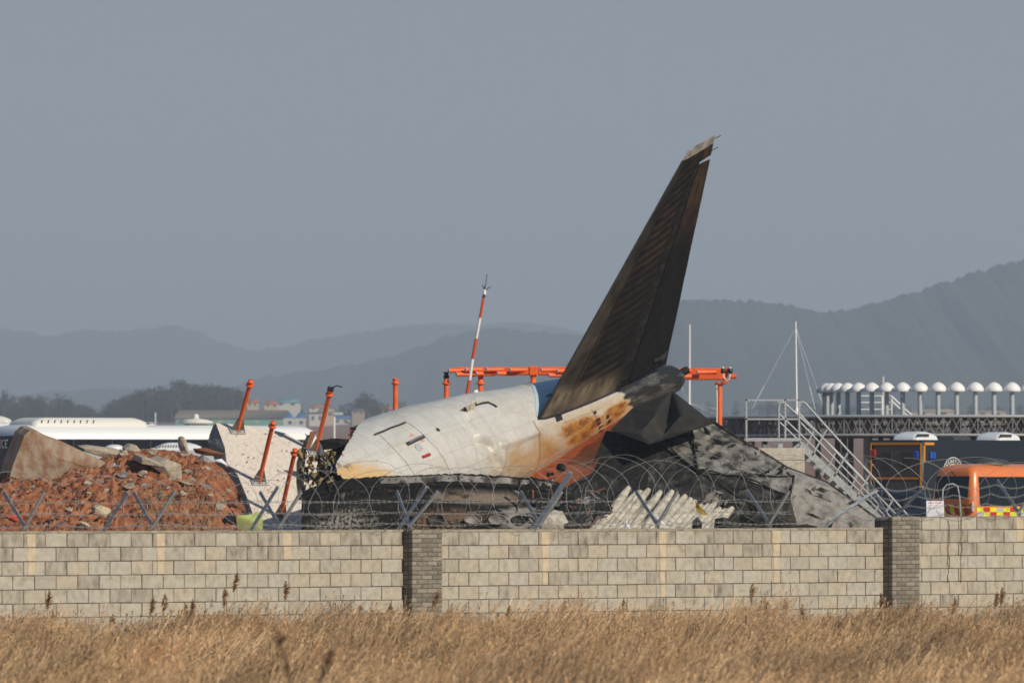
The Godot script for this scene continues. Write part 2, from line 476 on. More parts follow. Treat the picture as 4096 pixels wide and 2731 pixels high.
func ridge(called: String, z: float, crest: Array, slope: float, sd: int) -> void:
	var st := S()
	var nn := FastNoiseLite.new()
	nn.seed = sd; nn.frequency = 0.012; nn.fractal_octaves = 4
	var x0: float = crest[0][0]
	var x1: float = crest[-1][0]
	var base := land(z)
	grid(st, 620, 26, func(u: float, v: float):
		var px := lerpf(x0, x1, u)
		var py := 0.0
		for i in crest.size() - 1:
			if px >= crest[i][0]:
				var f := clampf((px - crest[i][0]) / (crest[i + 1][0] - crest[i][0]), 0, 1)
				f = f * f * (3 - 2 * f)
				py = lerpf(crest[i][1], crest[i + 1][1], f)
		var top := at(px, py, z)
		var s := (v - 0.65) / 0.65 if v < 0.65 else (v - 0.65) / 0.35      # -1 foot in front, 0 crest, 1 foot behind
		var spur := nn.get_noise_2d(px * 0.35, 7.0 + v * 30.0)
		var p := Vector3(top.x * (1.0 - s * -0.0), 0, top.z - s * slope)
		var k := pow(1.0 - absf(s), 0.9)
		p.y = base - 6.0 + (top.y - base + 6.0) * k + spur * (top.y - base) * 0.12 * (1.0 - k) * k * 4.0 * 0.5
		p.y += (nn.get_noise_2d(px * 2.5, v * 500.0) * 1.0 + nn.get_noise_2d(px * 14.0, v * 1700.0) * 0.35) * z / 7000.0 * 2.2 * pow(k, 4.0)
		return p)
	tag(build(st, called, M.wood), "", "", "", "structure")

# ---------------------------------------------------------------- the block wall
var block_meshes := {}
func block_mesh(w: float, h: float, d: float) -> Mesh:
	var k := "%.3f %.3f %.3f" % [w, h, d]
	if not block_meshes.has(k):
		var st := S()
		box(st, Transform3D.IDENTITY, Vector3(w, h, d), minf(0.006, h * 0.12))
		st.generate_normals()
		block_meshes[k] = st.commit()
	return block_meshes[k]

func wall_basis() -> Basis:
	return Basis(WD, Vector3.UP, WN)

func wall_section(t0: float, t1: float, top: float, cap: float, label: String, streaks: Array, phase: float) -> void:
	var o := thing("block_wall", label, "wall", wp(t0, 0, 0), 0.0, "sections of the perimeter wall")
	o.basis = wall_basis()
	var L := t1 - t0
	var st := S()
	box(st, Transform3D(Basis(), Vector3(L * 0.5, (top - cap) * 0.5 - 0.1, -0.085)), Vector3(L, top - cap + 0.2, 0.145))
	build(st, "mortar", M.mortar, o, false)
	# cap: a hand-laid strip of mortar, a little wavy
	st = S()
	var n := int(L / 0.12)
	for side in 3:
		grid(st, n, 1, func(u: float, v: float):
			var w := nz.get_noise_1d(u * L * 40.0 + t0 * 9.0) * 0.012
			var hi := top + w * 0.6
			var lo := top - cap
			if side == 0: return Vector3(u * L, lerpf(lo, hi - 0.01, v), 0.006 + w * 0.4)
			if side == 1: return Vector3(u * L, lerpf(hi - 0.01, hi, v), lerpf(0.006 + w * 0.4, -0.01, v))
			return Vector3(u * L, hi, lerpf(-0.01, -0.17, v)))
	build(st, "mortar_cap", M.cap, o)
	for row in 9:
		var y := top - cap - 0.1 - row * 0.2
		var x := -fposmod(phase + (0.2 if row % 2 else 0.0), 0.4)
		while x < L - 0.02:
			var a := maxf(x, 0.0)
			var b := minf(x + 0.4, L)
			x += 0.4
			if b - a < 0.06: continue
			var w := snappedf(b - a - 0.009, 0.01)
			var r := rng.randf()
			var m: Material = M.stained[rng.randi() % 3] if (row == 0 and r < 0.75) or (row == 1 and r < 0.35) or r < 0.1 else M.block[rng.randi() % 6]
			var c := put(block_mesh(w, 0.191, 0.09), "block", m, o)
			c.position = Vector3((a + b) * 0.5 + rng.randf_range(-0.002, 0.002), y + rng.randf_range(-0.0025, 0.0025), -0.045 + rng.randf_range(-0.002, 0.004) + 0.006)
			c.rotation.z = rng.randf_range(-0.004, 0.004)
	for s in streaks:                                        # grout poured round the fence posts, run down the face
		st = S()
		var x0: float = wall_t(s[0]) - t0
		var rows: float = s[1]
		for k in int(rows):
			box(st, Transform3D(Basis(), Vector3(x0, top - cap - 0.1 - 0.2 * k, 0.004)), Vector3(0.16 - 0.016 * k, 0.188, 0.022), 0.006)
		build(st, "grout_streak", M.grout, o, false)

func brick_pillar(px: float, top: float, label: String) -> void:
	var t0 := wall_t(px)
	var o := thing("brick_pillar", label, "pillar", wp(t0, 0, 0), 0.0, "brick pillars of the perimeter wall")
	o.basis = wall_basis()
	var st := S()
	box(st, Transform3D(Basis(), Vector3(0.3, top * 0.5 - 0.1, 0.0)), Vector3(0.586, top + 0.18, 0.386))
	build(st, "mortar", M.mortar, o, false)
	var rows := int((top - 0.45) / 0.067)
	for r in rows:
		var y := top - 0.034 - r * 0.067
		var xs := [[0.0, 0.2], [0.2, 0.4], [0.4, 0.6]] if r % 2 == 0 else [[0.0, 0.1], [0.1, 0.3], [0.3, 0.5], [0.5, 0.6]]
		for q in xs:
			var c := put(block_mesh(q[1] - q[0] - 0.009, 0.0575, 0.09), "brick", M.brick[rng.randi() % 5], o)
			c.position = Vector3((q[0] + q[1]) * 0.5, y + rng.randf_range(-0.0015, 0.0015), 0.2 - 0.045 + rng.randf_range(-0.002, 0.003))
		var zs := [[-0.06, 0.105]] if r % 2 == 0 else [[-0.06, 0.005], [0.005, 0.105]]
		for q in zs:
			var c := put(block_mesh(q[1] - q[0] - 0.009, 0.0575, 0.09), "brick", M.brick[rng.randi() % 5], o)
			c.position = Vector3(0.045 + rng.randf_range(-0.003, 0.002), y, (q[0] + q[1]) * 0.5)
			c.rotation.y = PI / 2

func wall() -> void:
	var a := wall_t(1612)
	var b := wall_t(3534)
	wall_section(wall_t(-500), a, 2.41, 0.035, "long block wall section below the red soil heap", [[122, 3.0], [640, 3.0], [1146, 2.0]], 0.11)
	wall_section(a + 0.6, b, 2.41, 0.04, "block wall section between the two brick pillars", [[2180, 4.0], [2650, 5.0], [3105, 4.0]], 0.3)
	wall_section(b + 0.6, wall_t(4800), 2.575, 0.005, "taller block wall section in front of the orange van", [[4080, 2.0]], 0.17)
	brick_pillar(1612, 2.412, "low grey brick pillar level with the wall tops beside it")
	brick_pillar(3534, 2.58, "taller grey brick pillar with a stepped-up wall on one side")

# ---------------------------------------------------------------- fence of arms and wire on the wall
func arm_pair(px: float, top: float, label: String, lean := 0.0, right := true) -> void:
	var t := wall_t(px)
	var o := thing("fence_arm", label, "fence arm", wp(t, top - 0.10, -0.08), 0.0, "galvanised arms carrying the wire")
	var st := S()
	angle_bar(st, Vector3(0, 0.0, 0), Vector3(0, 0.16, 0), 0.05, 0.006, WD)
	build(st, "stub", M.galv, o, false)
	st = S()
	angle_bar(st, Vector3(0, 0.12, 0), -WN * 0.48 + WD * lean + Vector3(0, 0.64, 0), 0.055, 0.006, WD)
	build(st, "inner_arm", M.galv, o, false)
	if right:
		st = S()
		angle_bar(st, Vector3(0, 0.12, 0) + WD * 0.01, WN * 0.48 + WD * (lean + 0.01) + Vector3(0, 0.64, 0), 0.055, 0.006, -WD)
		build(st, "outer_arm", M.galv, o, false)

func helix(st: SurfaceTool, t0: float, t1: float, top: float, r: float, pitch: float, wr: float, sd: int) -> void:
	var g := RandomNumberGenerator.new()
	g.seed = sd
	var n := int((t1 - t0) / pitch * 26)
	var pts := []
	for i in n + 1:
		var u := float(i) / 26.0
		var f := u * TAU
		var k := 1.0 + nz.get_noise_1d(u * 30.0 + sd * 50.0) * 0.4
		var t := t0 + u * pitch + sin(f) * pitch * 0.75 + nz.get_noise_1d(u * 17.0 + sd * 9.0) * 0.45
		pts.append(wp(t, top + 0.06 + r * 0.98 + r * k * cos(f) + nz.get_noise_1d(u * 11.0 + 400.0) * 0.06, -0.1 + r * k * sin(f) * 0.95))
	tube(st, pts, wr, 4, false)
	for i in range(1, n, 2):                                # barbs
		var p: Vector3 = pts[i]
		var d := Vector3(g.randf_range(-1, 1), g.randf_range(-1, 1), g.randf_range(-1, 1)).normalized() * 0.016
		var e := d.cross(Vector3(0.3, 1, 0.2)).normalized() * 0.0032
		quad(st, p - d - e, p - d + e, p + d + e, p + d - e)

func strand(px0: float, px1: float, out: float, y0: float, y1: float, label: String, sag := 0.04) -> void:
	var st := S()
	var a := wall_t(px0)
	var b := wall_t(px1)
	var pts := []
	for i in 81:
		var u := i / 80.0
		pts.append(wp(lerpf(a, b, u), lerpf(y0, y1, u) - sag * absf(sin(u * PI * 8.0)) + nz.get_noise_1d(u * 300.0 + y0 * 77.0) * 0.025, out))
	tube(st, pts, 0.0024, 4, false)
	for i in range(0, 640):
		var u := i / 640.0
		var j := int(u * 80)
		var p: Vector3 = pts[j].lerp(pts[j + 1], u * 80 - j)
		if i % 4 == 0:
			for s in [-1, 1]:
				var d := Vector3(0.010 * s, 0.017, 0.0).rotated(Vector3.UP, i * 0.7)
				var e := Vector3(0.0016, 0, 0)
				quad(st, p - d - e, p - d + e, p + d + e, p + d - e)
	tag(build(st, "barbed_wire", M.wire), label, "barbed wire", "barbed strands strung along the arms")

func fence() -> void:
	var ys := [[113, "red soil heap's far end"], [623, "heap's dry grass"], [1132, "yellow-green sheet"], [1650, "low brick pillar"], [2173, "windowed burnt shell's broken end"], [2643, "white ribbed panel"], [3091, "grey burnt panel"], [4090, "orange van's chequered side"]]
	for q in ys:
		arm_pair(q[0], 2.575 if q[0] > 3600 else 2.41, "V of galvanised fence arms before the " + q[1], 0.16 if q[0] == 1650 else rng.randf_range(-0.03, 0.03))
	# single arms and the bent post
	for q in [[410, 505, 1965, "lone fence arm leaning over the red soil"], [1001, 1106, 1942, "lone fence arm crossing the pale slab"], [1590, 1700, 1945, "lone fence arm beside the low brick pillar"], [2130, 2275, 1885, "long wide galvanised fence arm standing steeply before the burnt shell"]]:
		var o := thing("fence_arm", q[3], "fence arm", wp(wall_t(q[0]), 2.3, -0.14), 0.0, "galvanised arms carrying the wire")
		var st := S()
		var z0 := -o.position.z
		angle_bar(st, Vector3.ZERO, at(q[1], q[2], z0 - 0.4) - o.position, 0.055 if q[0] < 2000 else 0.085, 0.006, WD)
		build(st, "arm", M.galv, o, false)
	var o := thing("fence_arm", "bent galvanised fence arm knocked over beside the taller brick pillar", "fence arm", wp(wall_t(3296), 2.3, -0.1), 0.0, "galvanised arms carrying the wire")
	var z := -o.position.z
	var st := S()
	angle_bar(st, Vector3.ZERO, at(3312, 2078, z) - o.position, 0.06, 0.006, WD)
	angle_bar(st, at(3312, 2078, z) - o.position, at(3505, 1957, z + 0.5) - o.position, 0.06, 0.006, WD)
	build(st, "bent_arm", M.galv, o, false)
	var o2 := thing("fence_arm", "straight galvanised fence arm leaning left from the taller brick pillar's top", "fence arm", wp(wall_t(3572), 2.5, -0.1), 0.0, "galvanised arms carrying the wire")
	st = S()
	angle_bar(st, Vector3.ZERO, at(3472, 1935, z + 1.2) - o2.position, 0.06, 0.006, WD)
	build(st, "arm", M.galv, o2, false)
	st = S()
	angle_bar(st, Vector3.ZERO, at(3690, 1945, z + 0.4) - o2.position, 0.05, 0.006, WD)
	build(st, "arm", M.galv, o2, false)
	# coils
	for q in [[-400, 1140, 2.36, 0.40, 0.62, "loose coil of razor wire before the red soil heap"], [1140, 2200, 2.36, 0.46, 0.50, "coil of razor wire along the burnt windowed shell"], [2200, 3180, 2.36, 0.52, 0.44, "dense coil of razor wire before the grey burnt panel"], [3180, 3640, 2.40, 0.50, 0.42, "tangled coil of razor wire round the bent fence arm"], [3640, 4500, 2.52, 0.45, 0.66, "loose coil of razor wire before the orange van"]]:
		st = S()
		helix(st, wall_t(q[0]), wall_t(q[1]), q[2], q[3], q[4], 0.0029, int(q[0]) + 900)
		tag(build(st, "razor_wire_coil", M.wire), q[5], "razor wire", "coils of razor wire on the wall")
	for k in 3:
		var y := 2.50 + 0.17 * k
		var d := 0.10 + 0.16 * k
		strand(-300, 3300, d, y, y, "barbed wire strand on the outer arms, %s of three" % ["lowest", "middle", "topmost"][k])
		strand(-300, 3300, -d - 0.16, y, y, "barbed wire strand on the inner arms, %s of three" % ["lowest", "middle", "topmost"][k])
	for k in 4:
		strand(3300, 4500, 0.1 + 0.1 * k, 2.60 + 0.14 * k, 2.66 + 0.15 * k, "slack barbed wire strand before the orange van, %s of four" % ["lowest", "second", "third", "topmost"][k], 0.06)
	# hanging wire ends over the taller section
	for q in [[3792, 2080, 2330, "dark wire end hanging straight down the taller wall"], [3844, 2070, 2330, "forked pale wire end hanging down the taller wall"]]:
		st = S()
		var t := wall_t(q[0])
		var zz := -wp(t, 0, 0.02).z
		var pts := []
		for i in 24:
			var u := i / 23.0
			var y: float = EYE + (1930.0 - lerpf(q[1], q[2], u)) / F * zz
			pts.append(wp(t + nz.get_noise_1d(u * 160 + q[0]) * 0.04, y, 0.022 + 0.012 * sin(u * 6)))
		tube(st, pts, 0.006, 5)
		tag(build(st, "wire_end", M.rusty), q[3], "wire")
	st = S()                                                  # bent rod standing over the van
	var zr := 155.0
	var rod := []
	for q in [[3776, 2070], [3772, 1985], [3774, 1955], [3790, 1938], [3815, 1935], [3832, 1945], [3840, 1985], [3845, 2080]]: rod.append(at(q[0], q[1], zr))
	tube(st, rod, 0.011, 6)
	tag(build(st, "bent_rod", M.galv), "pale bent rod arched over the taller wall", "rod")
	# notice
	var n := thing("paper_notice", "white paper notice with a red heading hung on the wire", "notice", at(3742, 2066, 154.9), atan2(WN.x, WN.z) - 0.45)
	st = S()
	var img := Image.create(128, 128, false, Image.FORMAT_RGB8)
	img.fill(Color(0.90, 0.89, 0.92))
	var gg := RandomNumberGenerator.new()
	gg.seed = 4
	for i in 9: img.fill_rect(Rect2i(14 + i * 11, 12, 6 + gg.randi() % 5, 9), Color(0.75, 0.30, 0.34))
	for l in 8:
		var x := 10
		while x < 112:
			var w := gg.randi_range(4, 12)
			img.fill_rect(Rect2i(x, 34 + l * 11, w, 4), Color(0.62, 0.62, 0.68))
			x += w + 3
	var pm := plain(1, 1, 1, 0.9)
	pm.albedo_texture = ImageTexture.create_from_image(img)
	grid(st, 8, 8, func(u: float, v: float): return Vector3((u - 0.5) * 0.29, 0.245 * (1 - v), 0.012 * sin(u * 5 + v * 3)))
	build(st, "sheet", pm, n)

# ---------------------------------------------------------------- grass
func blade(st: SurfaceTool, base: Vector3, h: float, lean: Vector3, w: float, col: Color, plume: bool) -> void:
	var side := Vector3(rng.randf_range(-1, 1), 0, rng.randf_range(-1, 1)).normalized() * w
	var prev := base
	var pw := side
	for k in 3:
		var u := (k + 1) / 3.0
		var p := base + Vector3(0, h * u * (1.0 - 0.12 * u), 0) + lean * u * u * h
		var nw := side * (1.0 - u * 0.8)
		st.set_color(col)
		quad(st, prev - pw, prev + pw, p + nw, p - nw)
		prev = p; pw = nw
	if plume:
		st.set_color(Color(0.46, 0.30, 0.165))
		for k in 5:
			var c := prev + Vector3(0, -0.03 * k, 0) - lean * 0.03 * k
			var d := Vector3(rng.randf_range(-0.2, 1), rng.randf_range(0.2, 1.2), rng.randf_range(-0.6, 0.6)) * 0.05
			tri(st, c, c + d + side * 0.9, c + d - side * 0.9)

func grass() -> void:
	var meshes := []
	for v in 5:
		var st := S()
		for i in 26:
			var f := rng.randf() * TAU
			var r := sqrt(rng.randf()) * 0.2
			var h := rng.randf_range(0.55, 1.15)
			var lean := Vector3(rng.randf_range(0.3, 1.25), 0, rng.randf_range(-0.35, 0.35))
			var c := rng.randf()
			var col := Color(0.42, 0.28, 0.155).lerp(Color(0.70, 0.51, 0.31), c) if c < 0.85 else Color(0.36, 0.21, 0.11)
			blade(st, Vector3(cos(f) * r, 0, sin(f) * r), h, lean, rng.randf_range(0.006, 0.014), col, rng.randf() < 0.4)
		st.generate_normals()
		meshes.append(st.commit())
	var buckets := [[], [], [], [], []]
	var n := 0
	while n < 30000:
		var z := sqrt(rng.randf_range(80.0 * 80.0, 152.0 * 152.0))
		var x := rng.randf_range(-1, 1) * (z * 0.0516 + 1.8)
		var out := (Vector3(x, 0, -z) - WA).dot(WN)
		n += 1
		if out < 0.45: continue
		var k := nz.get_noise_2d(x * 14.0, z * 2.2)
		var k2 := nz.get_noise_2d(x * 34.0 + 500.0, z * 5.0)
		var s := 1.07 + k * 0.5 + k2 * 0.35 + rng.randf_range(-0.12, 0.12)
		var b := Basis(Vector3.UP, rng.randf_range(-0.7, 0.7)).scaled(Vector3(1.0, s, 1.0))
		var tone := 0.98 + 0.8 * nz.get_noise_2d(x * 17.0 - 90.0, z * 2.6) + rng.randf_range(-0.14, 0.14)
		var c := Color(tone, tone * (0.985 + 0.05 * k2), tone * (0.96 + 0.1 * k2))
		if nz.get_noise_2d(x * 20.0 + 77.0, z * 5.0) > 0.46: c = c * Color(1.0, 0.80, 0.62)
		buckets[rng.randi() % 5].append([Transform3D(b, Vector3(x, -0.02, -z)), c])
	for v in 5:
		var mm := MultiMesh.new()
		mm.transform_format = MultiMesh.TRANSFORM_3D
		mm.use_colors = true
		mm.mesh = meshes[v]
		mm.instance_count = buckets[v].size()
		for i in buckets[v].size():
			mm.set_instance_transform(i, buckets[v][i][0])
			mm.set_instance_color(i, buckets[v][i][1])
		var o := MultiMeshInstance3D.new()
		o.multimesh = mm
		o.material_override = M.straw
		o.name = numbered("dry_grass")
		add_child(o)
		tag(o, "dense tan winter grass and reeds filling the field before the wall", "grass", "dry grass of the field", "stuff")
	# reeds that stand clear of the rest
	var rd := [[195, 2365, 0.3], [212, 2440, 0.5], [612, 2385, 0.5], [658, 2380, 0.3], [742, 2418, 0.2], [768, 2400, 0.1], [898, 2355, 0.15], [948, 2290, 0.6], [1142, 2325, 0.1], [1750, 2365, 0.7], [2260, 2400, 0.7], [2496, 2400, 0.8], [3010, 2335, 0.25], [3060, 2395, -0.1], [3140, 2400, 0.15], [3210, 2420, 0.3], [3525, 2375, 0.05], [3820, 2390, 0.3], [3990, 2370, 0.4], [4010, 2350, 0.2], [2035, 2420, 0.3], [450, 2460, 0.4], [1440, 2420, 0.35], [1560, 2415, 0.3]]
	var places := ["below the block wall", "before the low brick pillar", "before the taller brick pillar"]
	for q in rd:
		var t := wall_t(q[0])
		var z: float = -wp(t, 0, 0.9).z - 0.6
		var tip := at(q[0], q[1], z)
		var o := thing("reed", "brown feathery reed plume rising above the grass " + places[1 if absf(q[0] - 1700) < 160 else 2 if absf(q[0] - 3590) < 160 else 0], "reed", Vector3(tip.x - q[2] * 0.22, 0, tip.z), 0.0, "reed plumes above the grass " + places[1 if absf(q[0] - 1700) < 160 else 2 if absf(q[0] - 3590) < 160 else 0])
		var H := tip.y
		var st := S()
		var pts := []
		for i in 7:
			var u := i / 6.0
			pts.append(Vector3(q[2] * 0.22 * u * u, H * u, 0))
		tube(st, pts, [0.007, 0.006, 0.006, 0.005, 0.005, 0.004, 0.003], 5)
		build(st, "stem", M.straw_end, o)
		st = S()
		for i in 150:
			var u := rng.randf()
			var c := Vector3(q[2] * 0.22, H, 0) + Vector3(-0.10 * u * q[2], -0.27 * u, 0)
			var wv := 0.02 + 0.075 * sin(u * PI)
			var d := Vector3(rng.randf_range(-0.5, 1.0) * wv, rng.randf_range(-0.2, 0.8) * 0.05, rng.randf_range(-1, 1) * wv)
			var e := Vector3(0.009, 0.012, 0)
			tri(st, c - e, c + d, c + e)
		build(st, "plume", M.straw_end, o, false)
	# two dark weeds close by, out of focus
	for q in [[1108, 2545, 1165, 62.0, "dark seeded weed with a round head leaning above the grass"], [1320, 2620, 1260, 64.0, "low dark weed with a sloping seed head in the grass"]]:
		var top := at(q[0], q[1], q[3])
		var low := at(q[2], 2760, q[3])
		var o := thing("weed", q[4], "weed", Vector3(low.x + 0.05, 0, low.z))
		var st := S()
		tube(st, [Vector3.ZERO, low - o.position, (low + top) * 0.5 - o.position + Vector3(0.02, 0, 0), top - o.position], [0.012, 0.010, 0.008, 0.006], 5)
		build(st, "stem", M.weed, o)
		st = S()
		for i in 55:
			var u := rng.randf()
			var c: Vector3 = (top - o.position).lerp(low - o.position, u * u * 0.75)
			var r := 0.045 if u < 0.3 else 0.03 + 0.03 * rng.randf()
			var d := Vector3(rng.randf_range(-1, 1), rng.randf_range(-0.6, 1), rng.randf_range(-1, 1)) * r
			tri(st, c, c + d + Vector3(0.012, 0, 0), c + d + Vector3(-0.006, 0.014, 0))
		build(st, "seed_head", M.weed, o, false)

# ---------------------------------------------------------------- the tail section
const TT := [-12.0, -6.6, -4.74, -2.0, 0.0, 2.4, 4.77, 6.0, 7.0, 7.3, 7.45]
const TR := [2.06, 2.06, 2.0, 1.70, 1.38, 1.05, 0.72, 0.56, 0.42, 0.26, 0.06]
func lerp_table(xs: Array, ys: Array, x: float) -> float:
	if x <= xs[0]: return ys[0]
	for i in xs.size() - 1:
		if x < xs[i + 1]: return lerpf(ys[i], ys[i + 1], (x - xs[i]) / (xs[i + 1] - xs[i]))
	return ys[-1]

func bump_line(x: float, y: float, ax: float, ay: float, bx: float, by: float, w: float) -> float:   # 1 on the segment, fading to 0 at w
	var d := Vector2(bx - ax, by - ay)
	var u := clampf(((x - ax) * d.x + (y - ay) * d.y) / d.length_squared(), 0, 1)
	return maxf(0.0, 1.0 - Vector2(x - ax - d.x * u, y - ay - d.y * u).length() / w)

func skin(t: float, deg: float, lift := 0.0) -> Vector3:
	var r := lerp_table(TT, TR, t)
	var s := deg * 0.03                                      # girth position in metres, roughly
	r += (0.03 * nz.get_noise_2d(t * 16.0, s * 22.0) + 0.009 * nz.get_noise_2d(t * 60.0 + 90.0, s * 50.0)) * clampf((t + 12.0), 0, 1)
	if t > -5.0 and t < 0.5:
		r += 0.075 * bump_line(t, s, -2.75, 2.88, -0.9, 2.95, 0.17)
		r -= 0.09 * bump_line(t, s, -3.55, 1.8, -3.85, 2.5, 0.2) + 0.10 * bump_line(t, s, -3.85, 2.55, -3.3, 2.75, 0.24) + 0.09 * bump_line(t, s, -3.35, 2.8, -3.2, 3.3, 0.22)
		r += 0.07 * bump_line(t, s, -2.75, 2.9, -3.05, 3.6, 0.18)
		r += 0.025 * bump_line(t, s, -0.75, 2.5, -1.3, 4.2, 0.10) + 0.02 * bump_line(t, s, -3.6, 2.3, -3.2, 2.2, 0.3)
	r += lift
	var f := deg_to_rad(deg)
	var drop := -0.05 * pow(maxf(0.0, t - 4.6), 1.6)
	return C0 + AX * t + Vector3(0, drop, 0) + (HX * cos(f) + DX * sin(f)) * r

func front_cut(deg: float) -> float:
	return lerp_table([-40, 0, 15, 36, 50, 57, 66, 75, 90, 130, 180], [-5.6, -6.0, -6.8, -8.0, -8.95, -9.45, -9.75, -9.6, -9.4, -9.0, -8.2], deg) + 0.10 * nz.get_noise_1d(deg * 14.0) + 0.05 * nz.get_noise_1d(deg * 70.0)

func ss(a: float, b: float, x: float) -> float:
	return smoothstep(a, b, x)

func fuselage_paint() -> StandardMaterial3D:
	var W := 900
	var H := 640
	var n1 := noise_img(101, 0.012, 512, 5).get_data()
	var n2 := noise_img(102, 0.05, 512, 4).get_data()
	var out := PackedByteArray()
	out.resize(W * H * 3)
	var rgh := PackedByteArray()
	rgh.resize(W * H)
	var blobs := [[0.78, 114, 0.5, 9], [1.02, 132, 0.45, 8], [1.5, 113, 0.5, 9], [1.72, 132, 0.62, 12], [2.12, 126, 0.4, 9], [3.02, 119, 0.35, 10], [3.42, 128, 0.45, 12], [3.6, 117, 0.3, 9], [2.95, 140, 0.3, 9]]
	var holes := [[0.12, 0.46, 88, 96], [2.02, 2.2, 103, 108], [2.12, 2.36, 117, 122], [2.25, 2.45, 126, 131], [2.35, 2.62, 136, 141], [2.5, 2.75, 148, 154], [2.7, 2.86, 120, 128], [2.86, 3.02, 132, 141]]
	for y in H:
		var deg := -40.0 + 260.0 * y / H
		for x in W:
			var t := -12.0 + 19.5 * x / W
			var i := y * W + x
			var a := n1[(y * 512 / H % 512) * 512 + (x % 512)] / 255.0
			var b := n2[(y % 512) * 512 + ((x * 2) % 512)] / 255.0
			var k := 0.86 + 0.14 * a + 0.10 * (b - 0.5)
			var c := Color(0.60 * k, 0.59 * k, 0.555 * k)
			var ro := 0.38 + 0.15 * b
			# grime films on the skin
			var g := ss(0.5, 0.8, a) * 0.3 + 0.25 * ss(0.55, 0.75, b) + 0.35 * ss(80, 110, deg) * b
			c = c.lerp(Color(0.42, 0.38, 0.30), g)
			var stk := n2[(int(deg * 1.3 + 60) % 512) * 512 + ((x * 5) % 512)] / 255.0
			c = c.lerp(Color(0.36, 0.34, 0.30), 0.2 * ss(0.52, 0.75, stk) * ss(30, 60, deg))
			# plating: rows of frames and stringers, each plate a shade of its own
			var pt := t / 0.51
			var pd := deg / 17.0
			var pj := sin(floorf(pt) * 12.9898 + floorf(pd) * 78.233) * 43758.5
			c = c * (0.95 + 0.08 * (pj - floorf(pj)))
			if absf(pt - roundf(pt)) < 0.024 or absf(pd - roundf(pd)) < 0.02: c = c * (0.80 if (x + y) % 3 else 0.92)
			# heat-browned paint along the belly
			var br := ss(88, 128, deg + (a - 0.5) * 30) * ss(-4.4, -1.6, t + (b - 0.5) * 0.8)
			br = maxf(br * 0.85, 0.55 * ss(-0.9, 0.2, t + (a - 0.5)) * ss(84, 100, deg))
			c = c.lerp(Color(0.50, 0.34, 0.15), br * (0.55 + 0.5 * b))
			var sc := 0.9 * bump_line(t, deg * 0.03, -0.9, 3.35, -0.2, 4.0, 0.62) + 0.5 * bump_line(t, deg * 0.03, -2.4, 3.5, -1.4, 3.5, 0.5)
			c = c.lerp(Color(0.36, 0.19, 0.055), clampf(sc * (0.5 + 0.7 * a), 0, 0.85))
			c = c.lerp(Color(0.40, 0.37, 0.33), 0.6 * bump_line(t, deg * 0.03, 0.35, 3.4, 0.3, 4.3, 0.35))
			for q in blobs:
				var dd := Vector2((t - q[0]) / q[2], (deg - q[1]) / q[3]).length() + (b - 0.5) * 0.9 + (a - 0.5) * 0.8
				if dd < 1.5:
					c = c.lerp(Color(0.42, 0.20, 0.04), 0.9 * ss(1.5, 0.75, dd))
					c = c.lerp(Color(0.19, 0.06, 0.015), 0.85 * ss(0.9, 0.3, dd))
			# tan scorch at the torn front
			var fr := ss(-8.5, -9.4, t + (a - 0.5) * 1.2 - ss(62, 80, deg) * 0.9) * ss(58, 66, deg)
			c = c.lerp(Color(0.58, 0.36, 0.13), fr * 0.9)
			c = c.lerp(Color(0.13, 0.11, 0.08), 0.9 * bump_line(t, deg * 0.03, -9.7, 1.60, -9.2, 1.92, 0.20) * ss(0.3, 0.6, b))
			# seams
			if absf(t + 0.95) < 0.03 and deg > 84: c = c.lerp(Color(0.2, 0.11, 0.05), 0.7)
			if absf(t + 5.0) < 0.014 or absf(t + 3.0) < 0.014 or (absf(deg - 62) < 0.4 and t < -2.2): c = c * 0.86
			if absf(deg - 100.0 - t) < 0.5 and t > 0.4 and t < 2.6: c = c * 0.6
			if absf(t - 2.0 - (deg - 100) * 0.011) < 0.02 and deg > 98 and deg < 152: c = c * 0.4
			# soot over the tail cone
			var ed := lerp_table([60, 96, 126, 150, 180], [3.3, 3.65, 3.95, 4.5, 4.9], deg) + (a - 0.5) * 0.9
			var so := ss(ed - 0.10, ed + 0.12, t)
			c = c.lerp(Color(0.55, 0.20, 0.02), so * (1.0 - so) * 3.0 * ss(110, 140, deg))
			var sootc := 0.016 + 0.07 * ss(0.45, 0.75, a) * (0.4 + b)
			c = c.lerp(Color(sootc, sootc * 0.96, sootc * 0.9), so)
			for q in holes:
				if t > q[0] and t < q[1] and deg > q[2] and deg < q[3]: c = Color(0.02, 0.018, 0.015)
			if Vector2(t + 5.1, (deg - 62) * 0.035).length() < 0.07: c = Color(0.03, 0.03, 0.03)
			if deg > 79 and deg < 81.5 and t > -6.36 and t < -6.0: c = Color(0.42, 0.06, 0.02)
			if deg > 56.0 and deg < 59.5 and t > -6.35 and t < -6.05 and b > 0.48: c = Color(0.60, 0.30, 0.24)
			if deg > 62.0 and deg < 68 and t > -5.98 and t < -5.86 and b > 0.5: c = Color(0.55, 0.12, 0.1)
			if absf(t + 9.0) < 0.06 and absf(deg - 52) < 1.5 and b > 0.5: c = Color(0.5, 0.18, 0.12)
			c = c.linear_to_srgb()
			out[i * 3] = int(clampf(c.r, 0, 1) * 255); out[i * 3 + 1] = int(clampf(c.g, 0, 1) * 255); out[i * 3 + 2] = int(clampf(c.b, 0, 1) * 255)
	var m := plain(1, 1, 1, 0.42)
	m.metallic_specular = 0.5
	m.albedo_texture = ImageTexture.create_from_image(Image.create_from_data(W, H, false, Image.FORMAT_RGB8, out))
	m.texture_repeat = false
	return m

